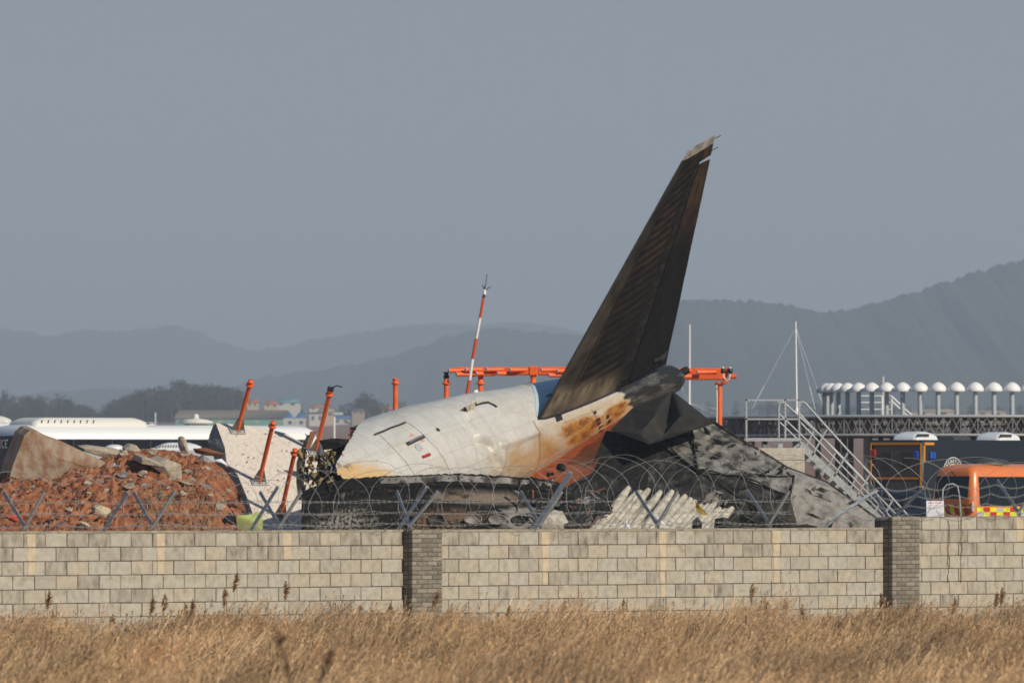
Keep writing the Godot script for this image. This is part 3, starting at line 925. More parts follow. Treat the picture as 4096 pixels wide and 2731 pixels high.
func fin_paint() -> StandardMaterial3D:
	var W := 420
	var H := 840
	var n1 := noise_img(111, 0.012, 512, 5).get_data()
	var n2 := noise_img(112, 0.05, 512, 4).get_data()
	var out := PackedByteArray()
	out.resize(W * H * 3)
	for y in H:
		var v := float(y) / H
		for x in W:
			var u := float(x) / W
			var i := y * W + x
			var a := n1[(y % 512) * 512 + (x % 512)] / 255.0
			var b := n2[((y / 2) % 512) * 512 + ((x * 2) % 512)] / 255.0
			var c := Color(0.020, 0.0185, 0.0165)
			# ribs showing through the burnt skin
			var s := v * 25.0 - u * 2.6 + (a - 0.5) * 0.22
			var rib := absf(s - floorf(s) - 0.5) * 2.0
			var inbox := ss(0.13, 0.17, u) * ss(0.56, 0.50, u)
			var warm := lerp_table([0.0, 0.08, 0.14, 0.3, 0.45, 0.58, 0.75, 1.0], [0.7, 0.5, 0.18, 0.14, 0.22, 0.40, 0.30, 0.20], v)
			c = c.lerp(Color(0.19, 0.118, 0.066), clampf(inbox * warm * (0.3 + 0.7 * ss(0.3, 0.9, rib)) * (0.5 + a), 0, 1))
			c = c.lerp(Color(0.014, 0.013, 0.012), inbox * ss(0.55, 0.2, rib) * 0.75)
			# leading edge strip, browner
			var le := ss(0.135, 0.115, u)
			c = c.lerp(Color(0.15, 0.125, 0.09) * (0.55 + 0.9 * a), le * lerp_table([0, 0.35, 0.6, 1], [0.95, 0.6, 0.3, 0.25], v))
			c = c.lerp(Color(0.26, 0.12, 0.055), 0.45 * maxf(0, 1.0 - absf(u - 0.15) / 0.02) * ss(0.5, 0.1, v) * ss(0.05, 0.12, v))
			# root: less burnt, with smudges
			var root := ss(0.13, 0.06, v + u * 0.04) * ss(0.62, 0.45, u)
			var sp := absf(fposmod(u * 16.0, 1.0) - 0.5) * 2.0
			c = c.lerp(Color(0.40, 0.33, 0.23) * (0.6 + 0.7 * a), root * 0.85)
			c = c.lerp(Color(0.16, 0.10, 0.05), root * ss(0.35, 0.0, absf(v - 0.07) * 9.0) * ss(0.6, 0.15, sp) * 0.8)
			# spar lines and access panels
			for q in [0.565, 0.66]:
				c = c.lerp(Color(0.075, 0.068, 0.055), 0.6 * ss(0.012, 0.0, absf(u - q)) * (0.4 + b))
			if u > 0.58 and u < 0.65 and b > 0.55 and v > 0.1: c = c.lerp(Color(0.10, 0.09, 0.075), 0.6)
			if u > 0.59 and u < 0.64 and absf(fposmod(v * 13.0, 1.0) - 0.5) < 0.05: c = Color(0.09, 0.075, 0.06)
			# rudder: soot, warmer to the top
			if u > 0.68:
				c = c.lerp(Color(0.17, 0.095, 0.05), 0.6 * ss(0.5, 0.78, v) * (0.4 + a))
				c = c.lerp(Color(0.11, 0.10, 0.08), 0.35 * ss(0.62, 0.78, b))
			c = c * (0.26 + 0.24 * a)
			c = c.linear_to_srgb()
			out[i * 3] = int(clampf(c.r, 0, 1) * 255); out[i * 3 + 1] = int(clampf(c.g, 0, 1) * 255); out[i * 3 + 2] = int(clampf(c.b, 0, 1) * 255)
	var m := plain(1, 1, 1, 0.65)
	m.metallic_specular = 0.25
	m.albedo_texture = ImageTexture.create_from_image(Image.create_from_data(W, H, false, Image.FORMAT_RGB8, out))
	m.texture_repeat = false
	return m

var FLE: Array
var FTE: Array
func fin_point(u: float, v: float, side: float) -> Vector3:
	var le: Vector3 = FLE[0].lerp(FLE[1], v)
	var te: Vector3 = FTE[0].lerp(FTE[1], v)
	var n: Vector3 = (FTE[0] - FLE[0]).cross(FLE[1] - FLE[0]).normalized()
	if n.z < 0: n = -n
	var chord := le.distance_to(te)
	var th := 0.105 * chord * (0.2969 * sqrt(u) - 0.126 * u - 0.3516 * u * u + 0.2843 * pow(u, 3) - 0.1036 * pow(u, 4)) * 5.0 * 0.5 + 0.004
	var dent := nz.get_noise_2d(u * 120.0, v * 200.0) * 0.012
	return le.lerp(te, u) + n * (side * th + dent)

func fin_skin(st: SurfaceTool, u0: float, u1: float, v0: float, v1: float, nu: int, nv: int) -> void:
	st.set_smooth_group(0)
	for side in [1.0, -1.0]:
		for i in nu:
			for j in nv:
				for q in [[0, 0], [1, 0], [1, 1], [0, 0], [1, 1], [0, 1]]:
					var u := lerpf(u0, u1, pow(float(i + q[0]) / nu, 1.5 if u0 == 0.0 else 1.0))
					var v := lerpf(v0, v1, float(j + q[1]) / nv)
					st.set_uv(Vector2(u, v))
					st.add_vertex(fin_point(u, v, side))
	st.set_smooth_group(-1)
	for e in [[u0, true], [u1, true]]:
		for j in nv:
			st.set_uv(Vector2(e[0], 0.5))
			quad(st, fin_point(e[0], lerpf(v0, v1, float(j) / nv), 1), fin_point(e[0], lerpf(v0, v1, float(j + 1) / nv), 1), fin_point(e[0], lerpf(v0, v1, float(j + 1) / nv), -1), fin_point(e[0], lerpf(v0, v1, float(j) / nv), -1))
	for e in [v0, v1]:
		for i in nu:
			var a := lerpf(u0, u1, float(i) / nu)
			var b := lerpf(u0, u1, float(i + 1) / nu)
			quad(st, fin_point(a, e, 1), fin_point(b, e, 1), fin_point(b, e, -1), fin_point(a, e, -1))

func skin_strip(st: SurfaceTool, pts: Array, w: float, lift: float) -> void:    # a raised seam on the skin; pts: [t, deg]
	st.set_smooth_group(0)
	var c := []
	for i in pts.size() - 1:
		for k in 6: c.append([lerpf(pts[i][0], pts[i + 1][0], k / 6.0), lerpf(pts[i][1], pts[i + 1][1], k / 6.0)])
	c.append(pts[-1])
	var p := []
	for q in c: p.append(skin(q[0], q[1], lift * 0.4))
	tube(st, p, w, 5)

func tail_section() -> void:
	C0 = at(2092, 1722, 305)
	var o := thing("aircraft_tail_section", "broken-off white airliner tail section with a soot-blackened fin, nose end buried", "aircraft wreck")
	var st := S()
	grid(st, 260, 200, func(u: float, v: float):
		var deg := -40.0 + 260.0 * v
		var t0 := front_cut(deg)
		return skin(lerpf(t0, 7.45, u), deg))
	# texture coordinates follow the skin itself: t along, girth across
	var arr := st.commit_to_arrays()
	var uvs := PackedVector2Array()
	for p in arr[Mesh.ARRAY_VERTEX]:
		var d: Vector3 = p - C0
		var t := d.dot(AX)
		for k in 3:
			var dr := -0.05 * pow(maxf(0.0, t - 4.6), 1.6)
			t = (d - Vector3(0, dr, 0)).dot(AX)
		var e := d - Vector3(0, -0.05 * pow(maxf(0.0, t - 4.6), 1.6), 0)
		var deg := rad_to_deg(atan2(e.dot(DX), e.dot(HX)))
		if deg < -60.0: deg += 360.0
		uvs.append(Vector2((t + 12.0) / 19.5, (deg + 40.0) / 260.0))
	arr[Mesh.ARRAY_TEX_UV] = uvs
	var am := ArrayMesh.new()
	am.add_surface_from_arrays(Mesh.PRIMITIVE_TRIANGLES, arr)
	st = S()
	st.create_from(am, 0)
	var fus := build(st, "fuselage", fuselage_paint(), o)
	fus.set_meta("label", "white skin scorched brown along the belly and black at the tail cone")
	# far side closing the barrel
	st = S()
	grid(st, 60, 24, func(u: float, v: float):
		var deg := 220.0 + 100.0 * v
		return skin(lerpf(-7.0, 7.45, u), deg))
	build(st, "far_skin", M.soot, o)
	# exhaust pipe of the tail cone
	st = S()
	tube(st, [skin(7.2, 60, -0.2), skin(7.2, 60, -0.2) + AX * 0.36 + Vector3(0.03, 0.06, 0)], [0.14, 0.12], 12)
	build(st, "exhaust_stub", M.soot, o)
	# door
	var door := Node3D.new()
	door.name = "door"
	o.add_child(door)
	st = S()
	skin_strip(st, [[-7.15, 44], [-7.18, 60], [-7.1, 73], [-6.95, 90], [-6.8, 104]], 0.017, 0.01)
	skin_strip(st, [[-5.8, 43], [-5.75, 55], [-5.7, 69], [-5.6, 81], [-5.5, 96], [-5.45, 106]], 0.018, 0.01)
	build(st, "door_seam", M.silver, door)
	st = S()
	skin_strip(st, [[-7.3, 44], [-6.5, 42.5], [-5.85, 42.5]], 0.045, -0.01)
	build(st, "door_sill_gap", M.black, door)
	st = S()
	skin_strip(st, [[-6.6, 65], [-6.15, 64], [-5.78, 63.5]], 0.075, 0.01)
	build(st, "handle_recess", M.dark_grey, door)
	st = S()
	skin_strip(st, [[-6.5, 64.4], [-6.15, 63.4], [-5.85, 63]], 0.035, 0.16)
	build(st, "handle", M.alu, door)
	var c := skin(-6.25, 71.5)
	var nrm := (c - (C0 + AX * -6.25)).normalized()
	st = S()
	lathe(st, Transform3D(basis_y(nrm), c), [[0.0, 0.012], [0.07, 0.012], [0.075, 0.03], [0.13, 0.03], [0.14, 0.0]], 20)
	build(st, "porthole", M.silver, door)
	st = S()
	skin_strip(st, [[-6.35, 80.2], [-6.0, 80.2]], 0.05, 0.0)
	build(st, "red_placard", M.red_lamp, door)
	# torn scoop and gash on the shoulder
	st = S()
	var g0 := skin(-3.55, 50); var g1 := skin(-2.9, 47.5)
	st = sheet([g0, g1, g1 + Vector3(0.05, 0.24, 0.1), g0 + Vector3(0.12, 0.16, 0.16), skin(-3.35, 53), skin(-2.9, 51)], [[0, 1, 2], [0, 2, 3], [3, 2, 5], [3, 5, 4]], 4, 0.02, 3.0, 0.02)
	build(st, "torn_flap", M.white_panel, o)
	st = S()
	skin_strip(st, [[-2.8, 47], [-2.45, 46.5], [-2.2, 48], [-2.12, 53], [-2.1, 57]], 0.05, 0.0)
	build(st, "gash", M.black, o)
	st = S()
	skin_strip(st, [[-2.75, 46], [-2.45, 45.2], [-2.25, 45.8]], 0.05, 0.1)
	build(st, "curled_edge", M.white_panel, o)
	st = S()
	box(st, Transform3D(Basis(AX, HX, DX), skin(-1.6, 12, 0.02)), Vector3(0.18, 0.10, 0.08), 0.02)
	build(st, "antenna_blade", M.cream, o, false)
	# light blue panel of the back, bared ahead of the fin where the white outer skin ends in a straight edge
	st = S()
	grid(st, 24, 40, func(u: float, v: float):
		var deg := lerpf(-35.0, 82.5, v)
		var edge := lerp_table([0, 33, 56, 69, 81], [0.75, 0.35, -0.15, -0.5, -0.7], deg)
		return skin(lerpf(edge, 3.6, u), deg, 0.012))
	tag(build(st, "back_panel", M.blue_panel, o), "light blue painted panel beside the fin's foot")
	# slot in the blue skin ahead of the fin
	st = S()
	skin_strip(st, [[0.35, 58], [0.8, 56], [0.78, 62]], 0.035, 0.02)
	build(st, "latch_frame", M.dark_grey, o)
	# root fairing under the fin
	st = S()
	skin_strip(st, [[-0.6, 82], [0.8, 84], [2.0, 82], [3.2, 79], [4.5, 69]], 0.07, 0.0)
	build(st, "root_fairing", M.char_skin, o)
	# fin
	FLE = [at(2160, 1670, 303.4), at(2750, 607, 304.7)]
	FTE = [at(2662, 1468, 308.6), at(2862, 540, 305.8)]
	var paint := fin_paint()
	var fin := Node3D.new()
	fin.name = "fin"
	o.add_child(fin)
	st = S()
	fin_skin(st, 0.0, 0.66, 0.0, 0.965, 26, 70)
	fin_skin(st, 0.668, 1.0, 0.915, 0.965, 8, 4)
	build(st, "fin_box", paint, fin)
	st = S()
	fin_skin(st, 0.672, 1.0, 0.012, 0.897, 12, 60)
	build(st, "rudder", paint, fin)
	st = S()
	fin_skin(st, 0.0, 1.0, 0.968, 1.0, 12, 3)
	tag(build(st, "tip_cap", M.ash_pale, fin), "pale grey tip of the fin")
	st = S()
	tube(st, [fin_point(0.0, 0.0, 0), fin_point(0.0, 0.35, 0), fin_point(0.0, 0.7, 0), fin_point(0.0, 0.965, 0)], [0.05, 0.04, 0.03, 0.022], 8)
	build(st, "leading_edge", M.char_skin, fin)
	for q in [0.985, 0.935]:
		st = S()
		var p := fin_point(1.0, q, 0)
		tube(st, [p, p + Vector3(0.20, 0.10, 0)], 0.012, 4)
		build(st, "static_wick", M.black, fin)
	st = S()
	for q in [[0.70, 0.885, 0.76, 0.86], [0.67, 0.84, 0.70, 0.80]]:
		quad(st, fin_point(q[0], q[1], 1.03) + Vector3(0, 0, 0.01), fin_point(q[2], q[1], 1.03) + Vector3(0, 0, 0.01), fin_point(q[2], q[3], 1.03) + Vector3(0, 0, 0.01), fin_point(q[0], q[3], 1.03) + Vector3(0, 0, 0.01))
	build(st, "burnt_hole", M.black, fin, false)
	st = S()
	tube(st, [fin_point(0.86, 0.06, 1.3), fin_point(0.93, 0.055, 1.9), fin_point(0.985, 0.07, 1.6)], [0.05, 0.10, 0.05], 8)
	build(st, "tab_fairing", M.ash_dark, fin)
	# near stabiliser, folded down over the wreck
	var pts := [at(2690, 1562, 305.2), at(2528, 1634, 303.4), at(2440, 1720, 302.0), at(2600, 1777, 300.3), at(2858, 1694, 301.6), at(2632, 1650, 301.9), at(2676, 1664, 303.4), at(2722, 1664, 301.8), at(2655, 1742, 301.3), at(2560, 1735, 300.9)]
	st = sheet(pts, [[0, 1, 5], [0, 5, 6], [0, 6, 7], [0, 7, 4], [1, 2, 9], [1, 9, 5], [2, 3, 9], [9, 3, 8], [9, 8, 5], [5, 8, 6], [6, 8, 7], [7, 8, 4], [8, 3, 4]], 7, 0.05, 1.8, 0.03)
	tag(build(st, "stabiliser", M.char_skin, o), "charred drooping stabiliser skin with folds")
	# ragged front end: bent frame, torn skin, insulation
	pts = [at(1228, 1738, 297.0), at(1205, 1790, 296.6), at(1185, 1850, 296.3), at(1184, 1930, 296.0), at(1192, 2000, 296.2), at(1212, 2000, 296.6), at(1215, 1900, 296.9), at(1222, 1805, 297.3), at(1245, 1742, 297.5)]
	st = sheet(pts, [[0, 1, 7], [0, 7, 8], [1, 2, 7], [2, 6, 7], [2, 3, 6], [3, 5, 6], [3, 4, 5]], 6, 0.05, 4.0, 0.35)
	build(st, "bent_frame", M.ash_dark, o)
	st = sheet([at(1240, 1725, 297.4), at(1222, 1790, 297.0), at(1236, 1800, 297.2), at(1252, 1725, 297.6), at(1268, 1722, 297.8)], [[0, 1, 2], [0, 2, 3], [3, 2, 4]], 5, 0.05, 4.0, 0.05)
	build(st, "torn_skin", M.rusty, o)
	st = sheet([at(1278, 1768, 297.8), at(1330, 1870, 296.8), at(1322, 1890, 296.6), at(1270, 1870, 297.0), at(1266, 1812, 297.6)], [[0, 1, 2], [0, 2, 3], [0, 3, 4]], 6, 0.04, 4.0, 0.05)
	build(st, "torn_skin", M.alu, o)
	st = sheet([at(1345, 1815, 298.2), at(1395, 1835, 297.8), at(1380, 1858, 297.5), at(1352, 1885, 297.0), at(1338, 1890, 297.1)], [[0, 1, 2], [0, 2, 3], [0, 3, 4]], 6, 0.06, 5.0, 0.08)
	build(st, "torn_skin", M.ash_dark, o)
	for k in 26:
		var px := rng.randf_range(1205, 1325)
		var py := rng.randf_range(1830, 1945)
		st = S()
		var base := at(px, py, 296.9 + rng.randf_range(-0.3, 0.5))
		var pp := []
		var q := Vector3.ZERO
		for j in 4:
			pp.append(base + q)
			q += Vector3(rng.randf_range(-0.10, 0.10), rng.randf_range(0.02, 0.12), rng.randf_range(-0.08, 0.10))
		tube(st, pp, [0.02, rng.randf_range(0.05, 0.10), rng.randf_range(0.04, 0.12), 0.02], 6)
		build(st, "insulation", M.foam_burnt if rng.randf() < 0.75 else M.soot, o)
	for k in 34:
		var px := rng.randf_range(1200, 1335)
		var py := rng.randf_range(1800, 1960)
		var z := 296.7 + rng.randf_range(-0.2, 0.5)
		var w := rng.randf_range(5, 16)
		st = sheet([at(px, py, z), at(px + w, py + rng.randf_range(-8, 8), z - 0.1), at(px + w * 0.6, py + rng.randf_range(10, 34), z), at(px - w * 0.4, py + rng.randf_range(4, 20), z - 0.15)], [[0, 1, 2], [0, 2, 3]], 3, 0.05, 7.0, 0.03)
		build(st, "torn_lining", [M.foam_burnt, M.foam, M.soot, M.foam_burnt, M.ash_dark, M.ash][k % 6], o)
	for k in 14:                                              # bent tubes and stringers sticking out
		st = S()
		var b := at(rng.randf_range(1195, 1345), rng.randf_range(1760, 1960), 296.9 + rng.randf_range(-0.2, 0.6))
		tube(st, [b, b + Vector3(rng.randf_range(-0.2, 0.25), rng.randf_range(-0.1, 0.3), rng.randf_range(-0.1, 0.2)), b + Vector3(rng.randf_range(-0.35, 0.4), rng.randf_range(-0.1, 0.55), 0.1)], 0.014, 4)
		build(st, "stringer", M.ash_dark if k % 2 else M.galv_dark, o)

# ---------------------------------------------------------------- burnt shell, panels and other wreckage
func shell_paint() -> StandardMaterial3D:
	var W := 768
	var H := 256
	var n1 := noise_img(121, 0.010, 512, 5).get_data()
	var n2 := noise_img(122, 0.045, 512, 4).get_data()
	var out := PackedByteArray()
	out.resize(W * H * 3)
	for y in H:
		var v := float(y) / H
		for x in W:
			var u := float(x) / W
			var a := n1[((y * 2) % 512) * 512 + (x % 512)] / 255.0
			var b := n2[((y) % 512) * 512 + ((x * 2) % 512)] / 255.0
			var c := Color(0.012, 0.0115, 0.011) * (0.5 + b)
			# bare grey and brown patches between the soot
			var band := ss(0.2, 0.32, v) * ss(0.46, 0.40, v) * ss(0.52, 0.62, u + (a - 0.5) * 0.3) * ss(0.86, 0.78, u)
			c = c.lerp(Color(0.21, 0.17, 0.13), band * (0.6 + 0.5 * b))
			var g1 := ss(0.30, 0.06, Vector2((u - 0.15) / 0.55, v - 0.72).length() + (a - 0.5) * 0.25)
			c = c.lerp(Color(0.28, 0.265, 0.24), g1 * ss(0.25, 0.7, b))
			var g2 := ss(0.16, 0.05, absf(u - 0.52 - (v - 0.7) * -0.18) + (a - 0.5) * 0.16) * ss(0.45, 0.62, v)
			c = c.lerp(Color(0.20, 0.13, 0.08), g2 * ss(0.25, 0.7, b))
			var g3 := ss(0.14, 0.04, Vector2((u - 0.82) * 1.4, (v - 0.68) * 0.5).length() + (a - 0.5) * 0.15)
			c = c.lerp(Color(0.30, 0.29, 0.27), g3)
			var g4 := ss(0.09, 0.02, absf(v - 0.62) + (a - 0.5) * 0.1) * ss(0.35, 0.5, u) * ss(0.75, 0.6, u)
			c = c.lerp(Color(0.16, 0.10, 0.07), g4 * 0.8)
			c = c.lerp(Color(0.09, 0.086, 0.08), 0.5 * ss(0.55, 0.75, b) * ss(0.45, 0.7, a))
			if absf(v - 0.40) < 0.006 or absf(v - 0.56) < 0.005: c = c * 0.4
			c = c.linear_to_srgb()
			var i := y * W + x
			out[i * 3] = int(clampf(c.r, 0, 1) * 255); out[i * 3 + 1] = int(clampf(c.g, 0, 1) * 255); out[i * 3 + 2] = int(clampf(c.b, 0, 1) * 255)
	var m := plain(1, 1, 1, 0.6)
	m.albedo_texture = ImageTexture.create_from_image(Image.create_from_data(W, H, false, Image.FORMAT_RGB8, out))
	m.texture_repeat = false
	m.metallic_specular = 0.2
	return m

func shell_point(u: float, v: float, lift := 0.0) -> Vector3:
	var px := lerpf(1208, 2260, u)
	var top := lerp_table([0.0, 0.06, 0.16, 0.3, 0.6, 0.9, 1.0], [1965, 1940, 1915, 1905, 1892, 1912, 1935], u)
	top += 6.0 * nz.get_noise_1d(u * 900.0)
	var z0 := lerpf(294.6, 296.0, u)
	var c := at(px, 2060, z0)                                  # middle of the barrel, radius about 1.3 m
	var y1 := at(px, top, z0).y
	var y0 := APRON - 0.05
	var y := lerpf(y1, y0, v)
	var r := 1.15
	var bulge := sqrt(maxf(0.0, 1.0 - pow((v - 0.62) / 0.75, 2.0)))
	c.y = y
	c.z += r * bulge + 0.06 * nz.get_noise_2d(u * 90.0, v * 30.0) + lift
	if v > 0.16 and v < 0.30: c.z -= 0.10 * sin((v - 0.16) / 0.14 * PI)
	return c

func burnt_shell() -> void:
	var o := thing("burnt_fuselage_shell", "long burnt fuselage side shell with oval window openings lying below the tail", "aircraft wreck")
	var st := S()
	grid(st, 150, 50, func(u: float, v: float): return shell_point(u, v))
	build(st, "skin", shell_paint(), o)
	st = S()
	grid(st, 60, 4, func(u: float, v: float): return shell_point(u, 0.0) + Vector3(0, -0.02, -1.5 * v))
	build(st, "upper_deck", M.soot, o)
	st = S()
	grid(st, 6, 20, func(u: float, v: float): return shell_point(0.0, v) + Vector3(0, 0, -1.4 * u))
	build(st, "broken_end", M.soot, o)
	# riveted flange along the top
	st = S()
	for q in [[0.30, 0.59, 0.02], [0.60, 0.82, 0.05], [0.83, 0.99, 0.10]]:
		grid(st, 12, 2, func(u: float, v: float):
			var uu := lerpf(q[0], q[1], u)
			return shell_point(uu, 0.02 + 0.09 * v, 0.05 - 0.03 * v) + Vector3(0, -q[2] * 0.4, 0))
	build(st, "flange", M.ash, o)
	st = S()
	for k in 26:
		var p := shell_point(0.31 + 0.025 * k, 0.055, 0.075)
		if k % 5 < 3: box(st, tr_at(p), Vector3(0.035, 0.03, 0.03))
	build(st, "rivet_slots", M.black, o, false)
	for q in [[1745, 2078, 34, 22], [1892, 2076, 36, 19], [1990, 2076, 36, 20], [2080, 2078, 34, 16], [1640, 2082, 28, 20]]:     # window openings
		var u: float = (q[0] - 1208.0) / (2260.0 - 1208.0)
		var vv := 0.0
		var best := 1e9
		for i in 100:
			var p := shell_point(u, i / 100.0)
			var py := 1930.0 - (p.y - EYE) / -p.z * F
			if absf(py - q[1]) < best: best = absf(py - q[1]); vv = i / 100.0
		var c := shell_point(u, vv, 0.07)
		var w := Node3D.new()
		w.name = "window"
		o.add_child(w, true)
		w.position = c
		st = S()
		lathe(st, Transform3D(Basis(Vector3(1, 0, 0), Vector3(0, 0, 1), Vector3(0, 1, 0)).scaled_local(Vector3(q[2] / 131.0, 1, q[3] / 131.0)), Vector3.ZERO), [[0.0, 0.0], [0.85, 0.0], [0.9, 0.02], [1.0, 0.02], [1.02, -0.02]], 24)
		build(st, "pane", M.ash_pale if q[0] > 1800 and q[0] < 2050 else M.ash_dark, w)
	# rubble of charred bits along the broken end
	for k in 24:
		var p := at(rng.randf_range(1205, 1420), rng.randf_range(1925, 2060), 0.0)
		var px := rng.randf_range(1200, 1400)
		var py := rng.randf_range(1935, 2090)
		var z := 293.6 + rng.randf_range(0.0, 0.4)
		var w := rng.randf_range(8, 26)
		st = sheet([at(px, py, z), at(px + w, py + rng.randf_range(-10, 10), z), at(px + w * 0.7, py + rng.randf_range(8, 30), z - 0.1), at(px - 5, py + rng.randf_range(5, 20), z + 0.1)], [[0, 1, 2], [0, 2, 3]], 3, 0.06, 6.0, 0.03)
		build(st, "charred_flake", [M.ash, M.soot, M.ash_dark][k % 3], o)

func panels() -> void:
	# the great burnt surface behind and to the right of the tail, in buckled bays
	var o := thing("burnt_wing_panel", "huge buckled burnt panel, mottled grey and black, sloping down from the tail", "aircraft wreck")
	var p := {
		a = at(2425, 1722, 303.8), b = at(2605, 1742, 303.4), c = at(2855, 1688, 304.8), d = at(2760, 1705, 304.2), e = at(2790, 1885, 299.2), f = at(2950, 1905, 298.9),
		g = at(2960, 1758, 303.0), h = at(3045, 1806, 302.4), i = at(3150, 1872, 301.2), j = at(3160, 1880, 300.6), k = at(3310, 1932, 300.0), l = at(3440, 2025, 298.6), m = at(3580, 2130, 297.4), n = at(2590, 1955, 298.6),
		o = at(2362, 1880, 300.6), p = at(2380, 2010, 298.0), q = at(2760, 2000, 297.2), r = at(3160, 1985, 297.6), s = at(2930, 2010, 297.0), t = at(3200, 2150, 296.4), u = at(2500, 2150, 296.6), v = at(2850, 2150, 296.2), w = at(3020, 2030, 296.9), x = at(3175, 1905, 299.4)}
	for q in p:                                               # steeper: the sheet stands rather than lies
		var f: float = (301.5 + (-p[q].z - 301.5) * 0.5) / -p[q].z
		p[q] = Vector3(p[q].x * f, EYE + (p[q].y - EYE) * f, p[q].z * f)
	var bay := func(keys: Array, m: Material, amp: float) -> void:
		var pts := []
		for q in keys:
			var w: Vector3 = p[q]
			pts.append(w)
		var st := sheet(pts, fan(pts.size()), 10, amp, 1.6, 0.03, Vector3(-0.3, -0.2, -0.93).normalized())
		build(st, "skin_bay", m, o)
	bay.call(["b", "d", "e"], M.ash, 0.05)
	bay.call(["d", "c", "g", "e"], M.ash, 0.06)
	bay.call(["e", "g", "h", "i", "f"], M.ash, 0.06)
	bay.call(["f", "i", "x"], M.ash_pale, 0.05)
	bay.call(["f", "x", "r"], M.ash, 0.05)
	bay.call(["x", "i", "k", "l", "r"], M.ash_pale, 0.06)
	bay.call(["r", "l", "m", "t"], M.ash_pale, 0.06)
	bay.call(["e", "f", "r", "w"], M.ash_dark, 0.06)
	bay.call(["b", "e", "q", "n"], M.ash_dark, 0.06)
	bay.call(["e", "w", "s", "q"], M.ash_dark, 0.06)
	bay.call(["w", "r", "t", "v", "s"], M.ash_dark, 0.06)
	bay.call(["n", "q", "s", "v", "u"], M.soot, 0.06)
	bay.call(["a", "b", "n", "o"], M.soot, 0.02)
	bay.call(["o", "n", "u", "p"], M.ash_dark, 0.05)
	var st := S()
	var bays := [["b", "d", "e"], ["d", "g", "e"], ["e", "h", "f"], ["f", "i", "x"], ["x", "l", "r"], ["r", "m", "t"], ["e", "r", "w"], ["b", "q", "n"], ["e", "s", "q"], ["w", "t", "s"], ["n", "s", "u"], ["s", "t", "v"]]
	for k in 84:                                              # curled, torn strips of skin
		var tr: Array = bays[(k * 5) % 12]
		var u := rng.randf()
		var v := rng.randf() * (1.0 - u)
		var b: Vector3 = p[tr[0]] * (1.0 - u - v) + p[tr[1]] * u + p[tr[2]] * v + Vector3(0.02, 0.0, 0.1)
		var w := rng.randf_range(0.06, 0.26)
		var d := Vector3(rng.randf_range(-1, 1), rng.randf_range(-0.9, 0.5), 0).normalized() * w
		var e := Vector3(-d.y, d.x, 0) * rng.randf_range(0.15, 0.5)
		var sh := sheet([b - d, b + e + Vector3(0, 0, 0.05), b + d * 1.3 + Vector3(0, 0, rng.randf_range(0.0, 0.14)), b - e], fan(4), 4, 0.05, 6.0, 0.012)
		build(sh, "torn_strip", [M.soot, M.ash_dark, M.ash, M.soot, M.ash_pale, M.ash_dark][k % 6], o)
	for l in [["d", "e"], ["e", "f"], ["f", "x"], ["b", "e"], ["e", "w"], ["r", "x"], ["f", "r"]]:
		var a: Vector3 = p[l[0]] + Vector3(0.02, 0.02, 0.06)
		var b: Vector3 = p[l[1]] + Vector3(0.02, 0.02, 0.06)
		tube(st, [a, a.lerp(b, 0.35) + Vector3(0, 0.04, 0.03), a.lerp(b, 0.7) + Vector3(0, -0.03, 0.03), b], 0.03, 6)
	build(st, "crease_ribs", M.ash_dark, o)
	st = S()
	tube(st, [p.c, p.g, p.h, p.i, p.k, p.l, p.m], 0.05, 6)
	build(st, "edge_beam", M.ash_dark, o)
	# orange painted belly fairing
	o = thing("orange_skin_panel", "orange painted aircraft skin panel, partly sooted, between tail and burnt panel", "aircraft wreck")
	var op := [at(2545, 1625, 308.4), at(2400, 1722, 306.8), at(2240, 1825, 305.2), at(2120, 1905, 303.8), at(2260, 1950, 299.9), at(2370, 1890, 300.4), at(2400, 1830, 301.4), at(2470, 1740, 303.0), at(2500, 2150, 297.5), at(2150, 2150, 297.5)]
	st = sheet(op, [[3, 9, 4], [4, 9, 8], [4, 8, 5]], 8, 0.05, 1.4, 0.06)
	build(st, "sooted_skin", M.ash_dark, o)
	st = sheet(op, [[0, 1, 7], [1, 6, 7], [1, 2, 6], [2, 5, 6], [2, 4, 5], [2, 3, 4]], 8, 0.05, 1.4, 0.06)
	build(st, "skin", M.orange_skin, o)
	for q in [[2245, 1870, 16, 18], [2195, 1898, 9, 9], [2210, 1895, 7, 6]]:
		st = S()
		lathe(st, Transform3D(Basis(Vector3(1, 0, 0), Vector3(0, 0, 1), Vector3(0, 1, 0)), at(q[0], q[1], 300.9)), [[0.0, 0.03], [q[2] / 131.0, 0.03], [q[3] / 120.0, -0.9]], 14)
		build(st, "burnt_hole", M.soot, o)
	# ribbed white panel
	o = thing("ribbed_panel", "torn off-white panel of parallel round ribs leaning on the burnt wreckage", "debris")
	var rib_n := 19
	for k in rib_n:
		var u := float(k) / (rib_n - 1)
		var x0 := lerpf(2372, 2850, u)
		var topx := x0 + 125 - 45 * u + rng.randf_range(-5, 5)
		var topy := lerpf(1950, 2030, u) + rng.randf_range(-22, 34)
		if k == 0: topy = 1985
		if k == 1: topy = 1950
		var a := at(x0 - 40, 2160, 294.7 + 0.5 * u)
		var b := at(topx, topy, 296.0 + 0.4 * u)
		st = S()
		var pts := []
		var rr := []
		for i in 9:
			var f := i / 8.0
			pts.append(a.lerp(b, f) + Vector3(0.03 * nz.get_noise_1d(k * 50 + f * 60), 0, -0.25 * sin(f * PI * 0.5) * 0.3))
			rr.append(0.125 + 0.010 * nz.get_noise_1d(f * 100 + k * 33))
		rr[8] = 0.075; rr[7] = 0.115
		tube(st, pts, rr, 10)
		build(st, "rib", M.white_panel, o)
